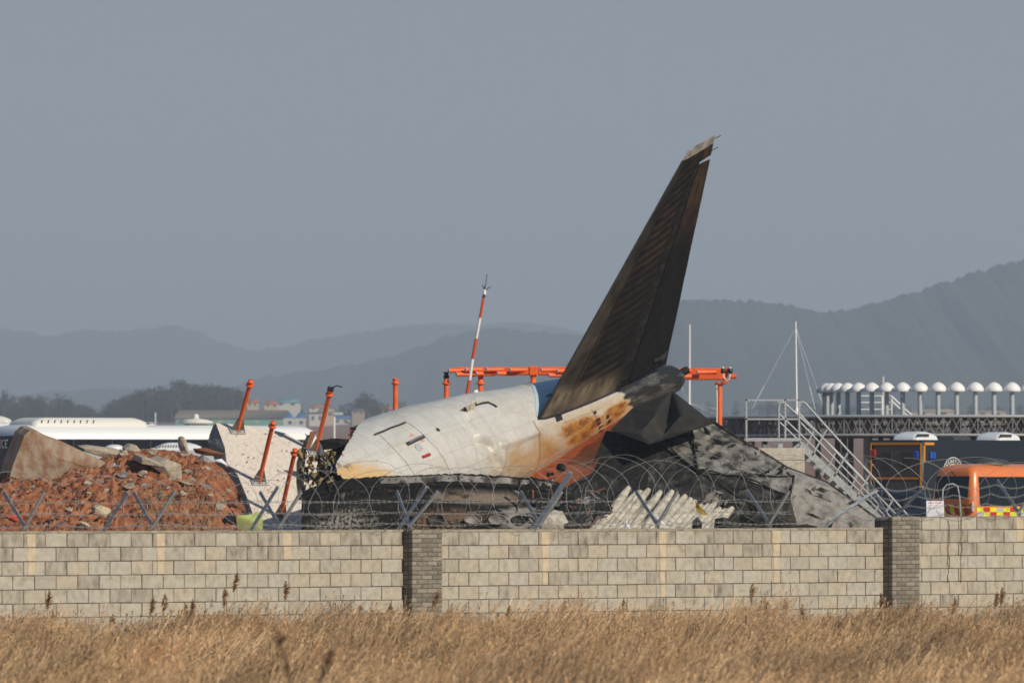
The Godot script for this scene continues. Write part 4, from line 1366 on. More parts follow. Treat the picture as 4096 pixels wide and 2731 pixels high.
	st = sheet([at(2340, 2160, 294.95), at(2840, 2160, 295.5), at(2925, 2055, 296.3), at(2480, 1985, 296.3)], fan(4), 6, 0.02, 2.0, 0.05)
	build(st, "backing_sheet", M.white_panel, o)
	scrap("dark_roof_sheet", "flat black sheet lying between the pale slab and the tail section", "sheet", [[1275, 1762], [1330, 1752], [1420, 1758], [1500, 1762], [1470, 1790], [1380, 1792], [1290, 1800]], 307.0, M.soot, 0.04)
	# small recognisable scraps
	scrap("yellow_cloth_scrap", "mustard yellow cloth scrap caught on the wire before the ribbed panel", "cloth", [[2782, 2000], [2790, 2010], [2812, 2035], [2835, 2060], [2805, 2058], [2786, 2045]], 294.0, M.cloth_yellow, 0.03)
	scrap("white_sheet_scrap", "crumpled bluish white sheet on the ribbed panel, between two fence arms", "sheet", [[2612, 2055], [2640, 2072], [2672, 2108], [2640, 2102], [2618, 2080]], 293.6, M.paper, 0.04)
	scrap("white_sheet_scrap", "small white triangular sheet at the foot of the ribbed panel", "sheet", [[2505, 2080], [2524, 2112], [2496, 2118]], 293.6, M.paper, 0.03)
	scrap("pale_skin_panel", "curved pale panel with a dark cut line beside the burnt shell's windows", "debris", [[2120, 2112], [2170, 2075], [2215, 2038], [2250, 2045], [2275, 2090], [2290, 2125], [2120, 2130]], 293.5, M.white_panel, 0.06)
	scrap("dark_pod", "dark lens-shaped fairing lying against the ribbed panel's foot", "debris", [[2252, 2098], [2280, 2088], [2315, 2095], [2340, 2112], [2290, 2125], [2260, 2122]], 293.1, M.ash_dark, 0.05)
	# charred tangle where the shell is broken open
	o = thing("charred_tangle", "heap of charred cables and bent strips at the burnt shell's broken end", "debris")
	for k in 60:
		st = S()
		var b := at(rng.randf_range(2090, 2430), rng.randf_range(1960, 2130), 294.4 + rng.randf_range(-0.5, 1.2))
		var d := Vector3(rng.randf_range(-0.5, 0.7), rng.randf_range(-0.1, 0.5), rng.randf_range(-0.3, 0.3))
		tube(st, [b, b + d * 0.5 + Vector3(0, rng.randf_range(-0.1, 0.15), 0), b + d], rng.randf_range(0.010, 0.035), 5)
		build(st, "strip", [M.soot, M.ash_dark, M.rusty, M.ash, M.galv_dark, M.soot][k % 6], o)
	for k in 14:
		var px := rng.randf_range(2090, 2420)
		var py := rng.randf_range(1975, 2100)
		var z := 294.6 + rng.randf_range(-0.6, 0.8)
		st = sheet([at(px, py, z), at(px + rng.randf_range(15, 55), py - rng.randf_range(0, 25), z), at(px + rng.randf_range(20, 50), py + rng.randf_range(10, 30), z - 0.2), at(px, py + 20, z - 0.1)], [[0, 1, 2], [0, 2, 3]], 4, 0.06, 5.0, 0.03)
		build(st, "plate", [M.soot, M.ash, M.ash_dark][k % 3], o)
	st = S()
	box(st, tr_at(at(2250, 2165, 295.2) + Vector3(0, 0.05, 0)), Vector3(2.6, 0.5, 1.6), 0.1)
	build(st, "ash_bed", M.soot, o, false)
	# black torn sheets at the foot of the panel
	for q in [[2770, 2085, 40], [2860, 2075, 70], [2960, 2060, 90], [3080, 2085, 90], [3180, 2100, 90]]:
		scrap("charred_flap", "charred torn flap hanging at the foot of the burnt panel", "debris", [[q[0], q[1]], [q[0] + q[2] * 0.5, q[1] - 12 + rng.randf_range(-8, 8)], [q[0] + q[2], q[1] + 5], [q[0] + q[2] * 0.9, q[1] + 50], [q[0] + q[2] * 0.4, q[1] + 35], [q[0] - 5, q[1] + 52]], 294.6, M.soot, 0.08, "charred flaps below the burnt panel")

func scrap(called: String, label: String, cat: String, poly: Array, z: float, m: Material, amp: float, group := "") -> void:
	var pts := []
	var c := Vector3.ZERO
	for q in poly: pts.append(at(q[0], q[1], z + (q[2] if q.size() > 2 else rng.randf_range(-0.1, 0.1))))
	for q in pts: c += q / pts.size()
	pts.append(c + Vector3(0, 0, amp * 2.0))
	var t := []
	for i in poly.size(): t.append([poly.size(), i, (i + 1) % poly.size()])
	var st := sheet(pts, t, 5, amp, 4.0, 0.03)
	tag(build(st, called, m), label, cat, group)

# ---------------------------------------------------------------- soil heap, broken slabs, mound
func crest(px: float) -> float:
	return lerp_table([-900, -300, 0, 60, 200, 330, 430, 520, 560, 640, 700, 780, 850, 900, 940, 970, 1000, 1060, 1200], [1965, 1938, 1915, 1903, 1890, 1860, 1826, 1806, 1803, 1805, 1810, 1822, 1845, 1885, 1945, 2022, 2100, 2150, 2170], px)

func soil_y(px: float, v: float) -> Vector3:                 # v 0 front foot, 1 crest, 1.6 back foot
	var top := at(px, crest(px), 300.0)
	var z := lerpf(292.5, 300.0, v)
	var h := maxf(top.y - APRON, 0.0)
	var k := sin(minf(v, 1.0) * PI * 0.5)
	k = lerpf(v, k, 0.75) if v < 1.0 else 1.0 - pow((v - 1.0) / 0.6, 1.3)
	var p := Vector3(top.x, APRON + h * k, -z)
	var n := 0.20 * nz.get_noise_2d(p.x * 14.0, p.z * 14.0) + 0.20 * nz.get_noise_2d(p.x * 60.0, p.z * 60.0) + 0.20 * absf(nz.get_noise_2d(p.x * 150.0, p.z * 150.0))
	p.y += n * clampf(h, 0, 1) * (1.0 if v < 0.9 else 0.35)
	p.y = maxf(p.y, APRON - 0.02)
	return p

func soil() -> void:
	var st := S()
	grid(st, 300, 130, func(u: float, v: float): return soil_y(lerpf(-900, 1100, u), v * 1.6))
	var o := build(st, "soil_heap", M.soil)
	tag(o, "heap of rust-red soil strewn with broken concrete behind the wall", "soil heap")
	# clods
	var cm := []
	for k in 3:
		st = S()
		var s := SphereMesh.new()
		s.radius = 0.5; s.height = 0.9; s.radial_segments = 8; s.rings = 5
		var a := s.get_mesh_arrays()
		for i in a[Mesh.ARRAY_VERTEX].size():
			var p: Vector3 = a[Mesh.ARRAY_VERTEX][i]
			a[Mesh.ARRAY_VERTEX][i] = p * (1.0 + 0.55 * nz.get_noise_3dv(p * 90.0 + Vector3(k * 40, 0, 0)))
		var am := ArrayMesh.new()
		am.add_surface_from_arrays(Mesh.PRIMITIVE_TRIANGLES, a)
		st.create_from(am, 0)
		st.generate_normals()
		cm.append(st.commit())
	for k in 3:
		var mm := MultiMesh.new()
		mm.transform_format = MultiMesh.TRANSFORM_3D
		mm.mesh = cm[k]
		mm.instance_count = 1100
		for i in 1100:
			var v := rng.randf_range(0.02, 1.0)
			var p := soil_y(rng.randf_range(-300, 990), v)
			var s := 0.025 + 0.15 * pow(rng.randf(), 5.0)
			mm.set_instance_transform(i, Transform3D(Basis.from_euler(Vector3(rng.randf() * 6, rng.randf() * 6, rng.randf() * 6)).scaled(Vector3(s, s * rng.randf_range(0.6, 1), s)), p))
		var mi := MultiMeshInstance3D.new()
		mi.multimesh = mm
		mi.material_override = M.clod
		mi.name = numbered("soil_clods")
		add_child(mi)
		tag(mi, "loose clods of red soil lying all over the heap", "soil", "clods on the soil heap", "stuff")
	# dry grass on the heap's foot
	st = S()
	for i in 520:
		var p := soil_y(rng.randf_range(590, 900), rng.randf_range(0.02, 0.42))
		var c := rng.randf()
		blade(st, p, rng.randf_range(0.15, 0.45), Vector3(rng.randf_range(-0.6, 0.7), 0, rng.randf_range(-0.3, 0.4)), 0.010, Color(0.24, 0.16, 0.08).lerp(Color(0.42, 0.31, 0.17), c), false)
	tag(build(st, "heap_grass", M.straw, null, false), "tuft of brown dry grass on the soil heap's foot", "grass", "", "stuff")
	# broken concrete
	chunk("big wedge-shaped concrete slab, half stained red, standing in the soil", [[38, 1905], [50, 1860], [80, 1785], [96, 1742], [118, 1722], [142, 1720], [190, 1748], [260, 1772], [330, 1806], [420, 1848], [478, 1880], [470, 1900], [380, 1888], [300, 1893], [200, 1925], [100, 1930]], 298.2, 1.4, M.dirty_concrete, 5)
	chunk("long flat concrete beam lying on the crest behind the big wedge slab", [[325, 1790], [360, 1786], [470, 1800], [540, 1815], [562, 1818], [555, 1842], [520, 1848], [440, 1838], [360, 1815]], 299.6, 0.6, M.concrete, 4)
	chunk("angular pale concrete block with a shaded underside half sunk in soil", [[566, 1830], [585, 1828], [630, 1848], [665, 1838], [680, 1846], [700, 1848], [722, 1862], [726, 1900], [722, 1926], [692, 1924], [650, 1895], [600, 1862], [566, 1855]], 296.6, 1.2, M.concrete, 5)
	chunk("small upright concrete shard standing on the soil crest", [[722, 1752], [735, 1748], [744, 1760], [750, 1790], [764, 1826], [768, 1846], [742, 1830], [726, 1800], [720, 1775]], 299.6, 0.35, M.concrete, 4)
	chunk("tan rubble lump on the crest beside the flat beam", [[500, 1795], [520, 1780], [545, 1782], [560, 1800], [565, 1825], [540, 1846], [515, 1840]], 299.2, 0.5, M.concrete, 4)
	chunk("rounded pale rubble at the end of the big wedge slab", [[430, 1870], [455, 1850], [472, 1862], [480, 1892], [460, 1906], [435, 1890]], 297.9, 0.4, M.concrete, 4)
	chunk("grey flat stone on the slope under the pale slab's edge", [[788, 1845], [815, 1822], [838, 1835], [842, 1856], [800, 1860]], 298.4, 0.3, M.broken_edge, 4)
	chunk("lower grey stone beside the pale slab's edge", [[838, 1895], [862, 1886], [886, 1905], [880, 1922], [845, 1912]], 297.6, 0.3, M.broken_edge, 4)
	chunk("pale triangular stone low on the slope", [[826, 1945], [840, 1930], [862, 1938], [890, 1966], [850, 1962]], 296.6, 0.3, M.concrete, 4)
	var foams := [["burnt yellow and white insulation lump midway up the red soil", [[374, 2060], [380, 2030], [400, 2022], [440, 2035], [448, 2060], [455, 2090], [430, 2096], [395, 2080]]], ["white insulation lump at the soil heap's end, behind a fence arm", [[-30, 1960], [0, 1942], [28, 1965], [55, 1975], [58, 1998], [20, 2000], [-20, 1995]]], ["torn white insulation at the wall by the far end", [[-40, 2085], [10, 2082], [36, 2095], [40, 2128], [-30, 2130]]], ["small yellow foam scrap on red soil", [[268, 2040], [288, 2034], [290, 2045], [274, 2052]]], ["low white scrap by the single fence arm", [[322, 2090], [350, 2092], [360, 2106], [330, 2104]]], ["small cream rag under the angular concrete block", [[722, 1926], [752, 1932], [778, 1938], [740, 1944]]]]
	for f in foams:
		var z := 296.8
		var best := 1e9
		for k in 60:                                         # rest it on the slope where it shows
			var p := soil_y(f[1][0][0], k / 60.0)
			var py := 1930.0 - (p.y - EYE) / -p.z * F
			if absf(py - f[1][1][1]) < best: best = absf(py - f[1][1][1]); z = -p.z
		var stt := lump(f[1], z - 0.35, 0.4, 4, 0.07, 0.1)
		tag(build(stt, "insulation_lump", M.foam), f[0], "insulation")
	scrap("red_metal_sheet", "flat red painted sheet lying on the soil heap's far end", "sheet", [[18, 2058], [70, 2060], [102, 2068], [98, 2082], [60, 2084]], 293.9, M.red_sheet, 0.02)
	scrap("rusty_sheet", "rust-brown bent sheet lying across the crest by the upright shard", "sheet", [[770, 1794], [820, 1790], [870, 1806], [905, 1816], [880, 1826], [820, 1822], [780, 1812]], 298.9, M.rusty, 0.04)
	scrap("white_metal_sheet", "small white bent sheet beside the pale slab's broken edge", "sheet", [[858, 1840], [885, 1834], [900, 1848], [915, 1866], [905, 1870], [885, 1850], [862, 1850]], 297.8, M.paper, 0.03)
	scrap("grey_metal_sheet", "grey bent strip sheet by the rounded rubble", "sheet", [[468, 1838], [495, 1836], [502, 1850], [480, 1858]], 298.5, M.alu, 0.02)
	scrap("metal_strip", "thin light metal strips sliding down from the big wedge slab", "debris", [[478, 1872], [486, 1872], [532, 1905], [528, 1911]], 298.0, M.alu, 0.02)
	scrap("yellow_green_sheet", "crumpled yellow-green sheet at the wall by the pale slab's foot", "sheet", [[946, 2062], [990, 2058], [1048, 2045], [1052, 2070], [1048, 2130], [950, 2130]], 294.2, M.green_sheet, 0.06)
	scrap("black_torn_sheet", "black torn sheet lump beside the yellow-green sheet", "debris", [[888, 2080], [915, 2050], [940, 2062], [948, 2100], [960, 2130], [885, 2130]], 294.3, M.soot, 0.08)
	scrap("rusty_sheet", "dark rusty scrap tucked under the pale slab's broken edge", "sheet", [[905, 2000], [935, 1995], [975, 2020], [985, 2050], [950, 2035], [910, 2025]], 295.4, M.rusty, 0.05)
	for i in 64:
		var px := rng.randf_range(10, 900)
		var v := rng.randf_range(0.05, 0.8)
		var p := soil_y(px, v) + Vector3(0, 0.03, 0.02)
		var w := rng.randf_range(0.03, 0.13)
		st = sheet([p + Vector3(-w, 0, 0.1), p + Vector3(w, 0.02, 0.1), p + Vector3(w * rng.randf_range(-0.2, 0.8), w * rng.randf_range(0.3, 1.0), -0.05), p + Vector3(-w * rng.randf_range(0.2, 1.0), w * rng.randf_range(0.1, 0.7), -0.05)], [[0, 1, 2], [0, 2, 3]], 2, 0.03, 8.0, 0.02)
		var pale := i % 3 == 0
		tag(build(st, "scrap", M.concrete if pale else [M.ash_dark, M.rusty][(i / 2) % 2]), "small pale scrap lying on the red soil" if pale else "small dark scrap lying on the red soil", "debris", "pale scraps on the red soil" if pale else "dark scraps on the red soil")

func rubble() -> void:
	for i in 46:
		var px := rng.randf_range(330, 930)
		var v := rng.randf_range(0.3, 1.0)
		var p := soil_y(px, v)
		var st := S()
		var w := rng.randf_range(0.05, 0.20)
		var pts := []
		for k in 6: pts.append(p + Vector3(cos(k * 1.05) * w * rng.randf_range(0.6, 1.2), sin(k * 1.05) * w * rng.randf_range(0.4, 0.8) + w * 0.3, 0.08 + rng.randf_range(-0.03, 0.05)))
		st = sheet(pts, fan(6), 2, 0.02, 5.0, w * 1.2, Vector3(-0.2, -0.2, -0.95).normalized(), true)
		tag(build(st, "rubble_stone", M.concrete if i % 3 else M.broken_edge, null, false), "small broken concrete stone lying on the upper soil heap", "stone", "rubble stones on the soil heap")

func chunk(label: String, poly: Array, z: float, depth: float, m: Material, n: int) -> void:
	tag(build(lump(poly, z, depth, n, 0.035, 0.12), "concrete_chunk", m, null, false), label, "concrete", "broken concrete on the soil heap")

var SLAB := {}
func slab_at(px: float, py: float) -> Vector3:               # a place on the tilted slab's surface
	# plane through three of its corners
	var p0: Vector3 = SLAB.p0
	var n: Vector3 = SLAB.n
	var o := Vector3(0, EYE, 0)
	var d := at(px, py, 1.0) - o
	return o + d * ((p0 - o).dot(n) / d.dot(n))

func mound_slab() -> void:
	var n := Vector3(0.28, 0.72, 0.63).normalized()
	SLAB = {p0 = at(1000, 1900, 307.5), n = n}
	var o := thing("mound_slab", "tilted pale concrete slab of the broken mound carrying orange posts", "concrete slab")
	var outline := [[862, 1692], [960, 1698], [1060, 1712], [1140, 1732], [1215, 1775], [1420, 1760], [1450, 1900], [1400, 2150], [1034, 2150], [1012, 2060], [985, 1985], [950, 1900], [905, 1850], [898, 1790]]
	var pts := []
	for q in outline: pts.append(slab_at(q[0], q[1]))
	pts.append(slab_at(1120, 1900))
	var t := []
	for i in outline.size(): t.append([outline.size(), i, (i + 1) % outline.size()])
	var st := sheet(pts, t, 14, 0.03, 2.5, 0.0, -n)
	build(st, "top_face", M.pale_slab, o)
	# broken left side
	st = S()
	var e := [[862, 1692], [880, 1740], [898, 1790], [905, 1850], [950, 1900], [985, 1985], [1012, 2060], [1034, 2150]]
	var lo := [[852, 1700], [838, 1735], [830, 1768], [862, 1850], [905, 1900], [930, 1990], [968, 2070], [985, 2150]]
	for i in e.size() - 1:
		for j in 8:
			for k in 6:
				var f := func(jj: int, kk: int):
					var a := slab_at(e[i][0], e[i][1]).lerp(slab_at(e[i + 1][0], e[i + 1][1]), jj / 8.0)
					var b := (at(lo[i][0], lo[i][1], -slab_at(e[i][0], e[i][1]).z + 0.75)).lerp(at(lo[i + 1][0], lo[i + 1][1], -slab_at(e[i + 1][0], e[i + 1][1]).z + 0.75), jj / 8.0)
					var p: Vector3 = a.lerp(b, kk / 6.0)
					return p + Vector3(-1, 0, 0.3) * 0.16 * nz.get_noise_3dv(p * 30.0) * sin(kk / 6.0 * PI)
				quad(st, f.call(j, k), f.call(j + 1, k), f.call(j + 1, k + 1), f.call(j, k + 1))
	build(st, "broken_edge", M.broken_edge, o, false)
	# red soil spilt on it
	for k in 60:
		var p := slab_at(rng.randf_range(930, 1190), rng.randf_range(1735, 2090)) + n * 0.03
		st = S() if k % 30 == 0 else st
		for i in 4:
			var a := Vector3(rng.randf_range(-0.16, 0.16), rng.randf_range(-0.04, 0.04), 0)
			var q := p + a - n * a.dot(n)
			var da := Vector3(rng.randf_range(-0.07, 0.07), rng.randf_range(-0.05, 0.05), 0)
			var db := Vector3(rng.randf_range(-0.05, 0.05), rng.randf_range(0.01, 0.04), 0)
			da.z = -(da.x * n.x + da.y * n.y) / n.z; db.z = -(db.x * n.x + db.y * n.y) / n.z
			if rng.randf() < 0.6: tri(st, q, q + da, q + db)
		if k % 30 == 29: build(st, "spilt_soil", M.clod, o, false)
	# orange stub posts with gusset plates
	for q in [[1002, 1525, 948, 1724, 0.07, 60, "tallest left-hand orange post, top of the pale slab"], [1092, 1690, 1034, 1930, 0.07, 60, "orange post midway down the pale slab, with a faded top"], [1180, 1800, 1120, 2068, 0.068, 56, "orange post low on the pale slab beside the torn frame"], [1320, 1562, 1262, 1808, 0.07, 60, "orange post with a black cable clamp, between slab and tail section"]]:
		var foot := slab_at(q[2], q[3])
		var z := -foot.z
		var oo := thing("orange_post", q[6], "post", foot, 0.0, "orange antenna posts")
		var top := at(q[0], q[1], z - (q[3] - q[1]) / 131.0 * 0.75) - foot
		var d := top.normalized()
		post(oo, top, q[4], q[2] == 1262)
		st = S()
		var b := Basis(Vector3(0.915, 0.0, -0.407).normalized(), d, Vector3(0.915, 0.0, -0.407).normalized().cross(d).normalized())
		var w: float = q[5] / 128.0
		for s in [-1, 1]:
			var zz: Vector3 = b.z * 0.03 * s
			quad(st, -b.x * w * 0.5 + zz + d * 0.02, b.x * w * 0.5 + zz + d * 0.02, b.x * 0.085 + zz + d * 0.48, -b.x * 0.085 + zz + d * 0.48)
		for s in [-1, 1]:
			quad(st, b.x * s * w * 0.5 - b.z * 0.03 + d * 0.02, b.x * s * w * 0.5 + b.z * 0.03 + d * 0.02, b.x * s * 0.085 + b.z * 0.03 + d * 0.48, b.x * s * 0.085 - b.z * 0.03 + d * 0.48)
		beam(st, -b.z * 0.2 - d * 0.05, b.z * 0.2 + d * 0.12, 0.02, 0.02)
		build(st, "gusset", M.plate, oo, false)
		st = S()
		box(st, Transform3D(Basis(b.x, n, b.x.cross(n)).orthonormalized(), d * 0.03), Vector3(w * 1.08, 0.05, 0.30), 0.008)
		build(st, "base_plate", M.galv, oo, false)
		for s in [-0.42, -0.15, 0.15, 0.42]:
			st = S()
			tube(st, [b.x * w * s + b.z * 0.11 + d * 0.03, b.x * w * s + b.z * 0.11 + d * 0.11], 0.018, 6)
			build(st, "bolt", M.galv, oo)
	# standing posts of the antenna row
	for q in [[1412, 1722, 1392, 1800, 0.08, 300.8, "short broken orange post with black clamp behind the tail's front end"], [1581, 1515, 1581, 1800, 0.078, 322, "bare upright orange post rising behind the white fuselage"]]:
		var top := at(q[0], q[1], q[5])
		var foot := at(q[2], q[3], q[5])
		foot.y = APRON
		foot.x -= (top.x - foot.x) * 0.5
		var oo := thing("orange_post", q[6], "post", foot, 0.0, "orange antenna posts")
		post(oo, top - foot, q[4], q[0] == 1412)

func post(oo: Node3D, top: Vector3, r: float, clamp_on: bool) -> void:
	var d := top.normalized()
	var L := top.length()
	var st := S()
	tube(st, [d * 0.05, d * (L * 0.5), d * (L - 0.16), d * L], r, 16)
	build(st, "tube", M.orange, oo)
	st = S()
	lathe(st, Transform3D(basis_y(d), d * (L - 0.14)), [[0.0, -0.03], [r * 1.7, -0.03], [r * 1.7, 0.02], [r * 1.1, 0.03], [r * 1.1, 0.10], [r * 1.35, 0.12], [r * 1.35, 0.15], [0.0, 0.15]], 16)
	build(st, "flange", M.orange, oo)
	for k in 6:
		st = S()
		var b := basis_y(d)
		var p := d * (L - 0.17) + (b.x * cos(k * TAU / 6) + b.z * sin(k * TAU / 6)) * r * 1.35
		tube(st, [p, p + d * 0.06], 0.014, 5)
		build(st, "bolt", M.orange, oo)
	if clamp_on:
		st = S()
		box(st, Transform3D(basis_y(d), d * (L + 0.06)), Vector3(0.2, 0.09, 0.16), 0.02)
		tube(st, [d * (L + 0.1), d * (L + 0.12) + Vector3(0.18, 0.06, 0), d * (L + 0.1) + Vector3(0.36, 0.03, 0)], 0.022, 5)
		build(st, "cable_clamp", M.black, oo, false)

# ---------------------------------------------------------------- antenna row
func antenna_row() -> void:
	var Z := 324.0
	var o := thing("antenna_array", "row of orange antenna tubes with white end discs on a beam", "antenna array")
	var m := func(px: float, py: float, dz := 0.0) -> Vector3: return at(px, py, Z + dz)
	var st := S()
	beam(st, m.call(1822, 1484), m.call(2150, 1484), 0.26, 0.26, 0.03)
	build(st, "beam", M.orange, o, false)
	st = S()
	box(st, tr_at(m.call(2133, 1484, -0.02)), Vector3(0.3, 0.32, 0.3), 0.04)
	build(st, "junction_box", M.orange, o, false)
	st = S()
	beam(st, m.call(2150, 1484, 0.6), m.call(2400, 1484, 0.6), 0.28, 0.26, 0.03)
	beam(st, m.call(2600, 1496, 0.6), m.call(2905, 1496, 0.6), 0.38, 0.30, 0.03)
	build(st, "beam", M.orange, o, false)
	for q in [[1795, 1482], [1826, 1497], [1862, 1478], [1904, 1494], [1946, 1478], [1990, 1493], [2040, 1479], [2165, 1479, 0.3], [2230, 1483, 0.3], [2196, 1500, 0.3], [2790, 1488], [2720, 1505], [2690, 1483]]:
		var el := Node3D.new()
		el.name = "antenna_element"
		o.add_child(el, true)
		var dz: float = -0.35 + (q[2] if q.size() > 2 else 0.0)
		var a: Vector3 = m.call(q[0], q[1], dz)
		var d := Vector3(0.60, 0.0, -0.32)
		st = S()
		tube(st, [a, a + d], 0.075, 14)
		build(st, "tube", M.orange, el)
		st = S()
		lathe(st, Transform3D(basis_y(-d), a), [[0.0, 0.012], [0.062, 0.012], [0.075, 0.0], [0.07, -0.01]], 14)
		build(st, "end_disc", M.cream, el)
	for q in [[1785, 1512, true], [1922, 1512, false], [2133, 1512, false]]:
		var top: Vector3 = m.call(q[0], q[1])
		var leg := Node3D.new()
		leg.name = "leg"
		o.add_child(leg, true)
		st = S()
		tube(st, [Vector3(top.x, APRON, top.z), top], 0.08, 14)
		lathe(st, Transform3D(Basis(), top + Vector3(0, -0.16, 0)), [[0.078, -0.05], [0.15, -0.04], [0.15, 0.0], [0.1, 0.02], [0.078, 0.1]], 14)
		build(st, "tube", M.orange, leg)
		st = S()
		lathe(st, Transform3D(Basis(), top), [[0.085, -0.02], [0.1, 0.06], [0.06, 0.12], [0.11, 0.2]], 10)
		build(st, "clamp", M.black if q[2] else M.orange, leg)
	var t2: Vector3 = m.call(2880, 1530)
	st = S()
	tube(st, [Vector3(t2.x, APRON, t2.z), t2], 0.08, 14)
	lathe(st, Transform3D(Basis(), t2 + Vector3(0, -0.03, 0)), [[0.08, -0.05], [0.15, -0.04], [0.17, 0.03], [0.08, 0.05]], 14)
	build(st, "leg", M.orange, o)
	st = S()
	box(st, tr_at(m.call(2903, 1525, -0.1)), Vector3(0.17, 0.16, 0.15), 0.01)
	box(st, tr_at(m.call(2908, 1490, -0.25)), Vector3(0.09, 0.34, 0.08), 0.01)
	build(st, "bracket", M.orange, o, false)
	st = S()
	tube(st, [m.call(2868, 1540, -0.1), m.call(2869, 1600, -0.1), m.call(2868, 1700, -0.1), m.call(2869, 1850, -0.1)], 0.022, 6)
	build(st, "conduit", M.white_band, o)
	st = S()
	tube(st, [m.call(2920, 1505, -0.1), m.call(2946, 1505, -0.1)], 0.08, 12)
	build(st, "antenna_stub", M.orange, o)
	for x in [2893, 2922]:
		var lamp := Node3D.new()
		lamp.name = "obstruction_lamp"
		o.add_child(lamp, true)
		st = S()
		lathe(st, Transform3D(Basis(), m.call(x, 1494, -0.35)), [[0.0, 0.0], [0.06, 0.0], [0.075, 0.04], [0.075, 0.15], [0.05, 0.17], [0.0, 0.17]], 12)
		build(st, "housing", M.black, lamp)
		st = S()
		lathe(st, Transform3D(Basis(), m.call(x, 1473, -0.35)), [[0.04, 0.0], [0.04, 0.03], [0.025, 0.05], [0.0, 0.055]], 10)
		build(st, "lens", M.cream, lamp)
	st = S()
	tube(st, [m.call(2894, 1494, -0.4), m.call(2897, 1512, -0.45), m.call(2908, 1523, -0.45), m.call(2918, 1516, -0.45), m.call(2922, 1496, -0.4)], 0.022, 6)
	build(st, "cable", M.cream, o)
	# striped mast
	var foot := at(1862, 1610, 316)
	foot.y = APRON
	foot.x -= 0.45
	o = thing("striped_mast", "leaning red and white banded mast topped by a thin whip aerial", "mast", foot)
	var band := [[1862, 1606], [1878, 1520], [1890, 1436], [1905, 1354], [1920, 1272], [1934, 1190]]
	st = S()
	tube(st, [Vector3.ZERO, at(1862, 1606, 316) - foot], 0.058, 12)
	build(st, "lower_pole", M.white_band, o)
	for i in 5:
		st = S()
		tube(st, [at(band[i][0], band[i][1], 316) - foot, at(band[i + 1][0], band[i + 1][1], 316) - foot], 0.056 - 0.003 * i, 12)
		build(st, "band", M.red_band if i % 2 == 0 else M.white_band, o)
	st = S()
	tube(st, [at(1934, 1190, 316) - foot, at(1937, 1178, 316) - foot], 0.05, 10)
	build(st, "collar", M.dark_grey, o)
	st = S()
	lathe(st, Transform3D(basis_y(Vector3(0.12, 1, 0)), at(1937, 1178, 316) - foot), [[0.05, 0.0], [0.06, 0.02], [0.045, 0.03], [0.06, 0.05], [0.045, 0.06], [0.06, 0.08], [0.045, 0.1], [0.03, 0.16], [0.0, 0.17]], 10)
	build(st, "insulator", M.white_band, o)
	st = S()
	for q in [[1948, 1096], [1928, 1140], [1963, 1146], [1936, 1142]]:
		tube(st, [at(1939, 1162, 316) - foot, at(q[0], q[1], 316) - foot], 0.014, 5)
	build(st, "whip_aerial", M.dark_grey, o)

# ---------------------------------------------------------------- guyed masts far behind
func masts() -> void:
	for q in [[2760, 1297, 2758, 1650, 620.0, 5.0, "far white guyed mast rising beside the fin's trailing edge", [[2700, 1500], [2890, 1640], [2960, 1700]]], [3184, 1285, 3188, 1660, 480.0, 5.0, "nearer white guyed mast with a bulb foot behind the steel stair", [[3010, 1632], [3262, 1640], [3300, 1640]]]]:
		var foot := at(q[2], q[3], q[4])
		foot.y = land(q[4])
		var o := thing("guyed_mast", q[6], "mast", foot, 0.0, "white guyed masts")
		var top := at(q[0], q[1], q[4]) - foot
		var r: float = q[5] / F * q[4]
		var st := S()
		tube(st, [Vector3.ZERO, at(q[2], q[3], q[4]) - foot, top], [r * 1.2, r, r * 0.55], 8)
		build(st, "pole", M.white_radome, o)
		st = S()
		tube(st, [top, top + Vector3(0, 0.35, 0)], r * 0.2, 5)
		build(st, "tip", M.galv_dark, o)
		st = S()
		lathe(st, Transform3D(Basis(), at(q[2], q[3], q[4]) - foot), [[r * 0.9, 0.4], [r * 2.0, 0.2], [r * 2.4, 0.0], [0, 0]], 10)
		build(st, "bulb_foot", M.white_radome, o)
		for g in q[7]:
			st = S()
			var b := at(g[0], g[1], q[4]) - foot
			var a := top * 0.55 if q[4] > 600 else top * 0.97
			b = a + (b - a) * 1.0
			tube(st, [a, b], 0.008, 4)
			build(st, "guy_wire", M.white_radome, o)
			st = S()
			tube(st, [b.lerp(a, 0.28), b], 0.018, 5)
			build(st, "guy_insulator", M.white_radome, o)

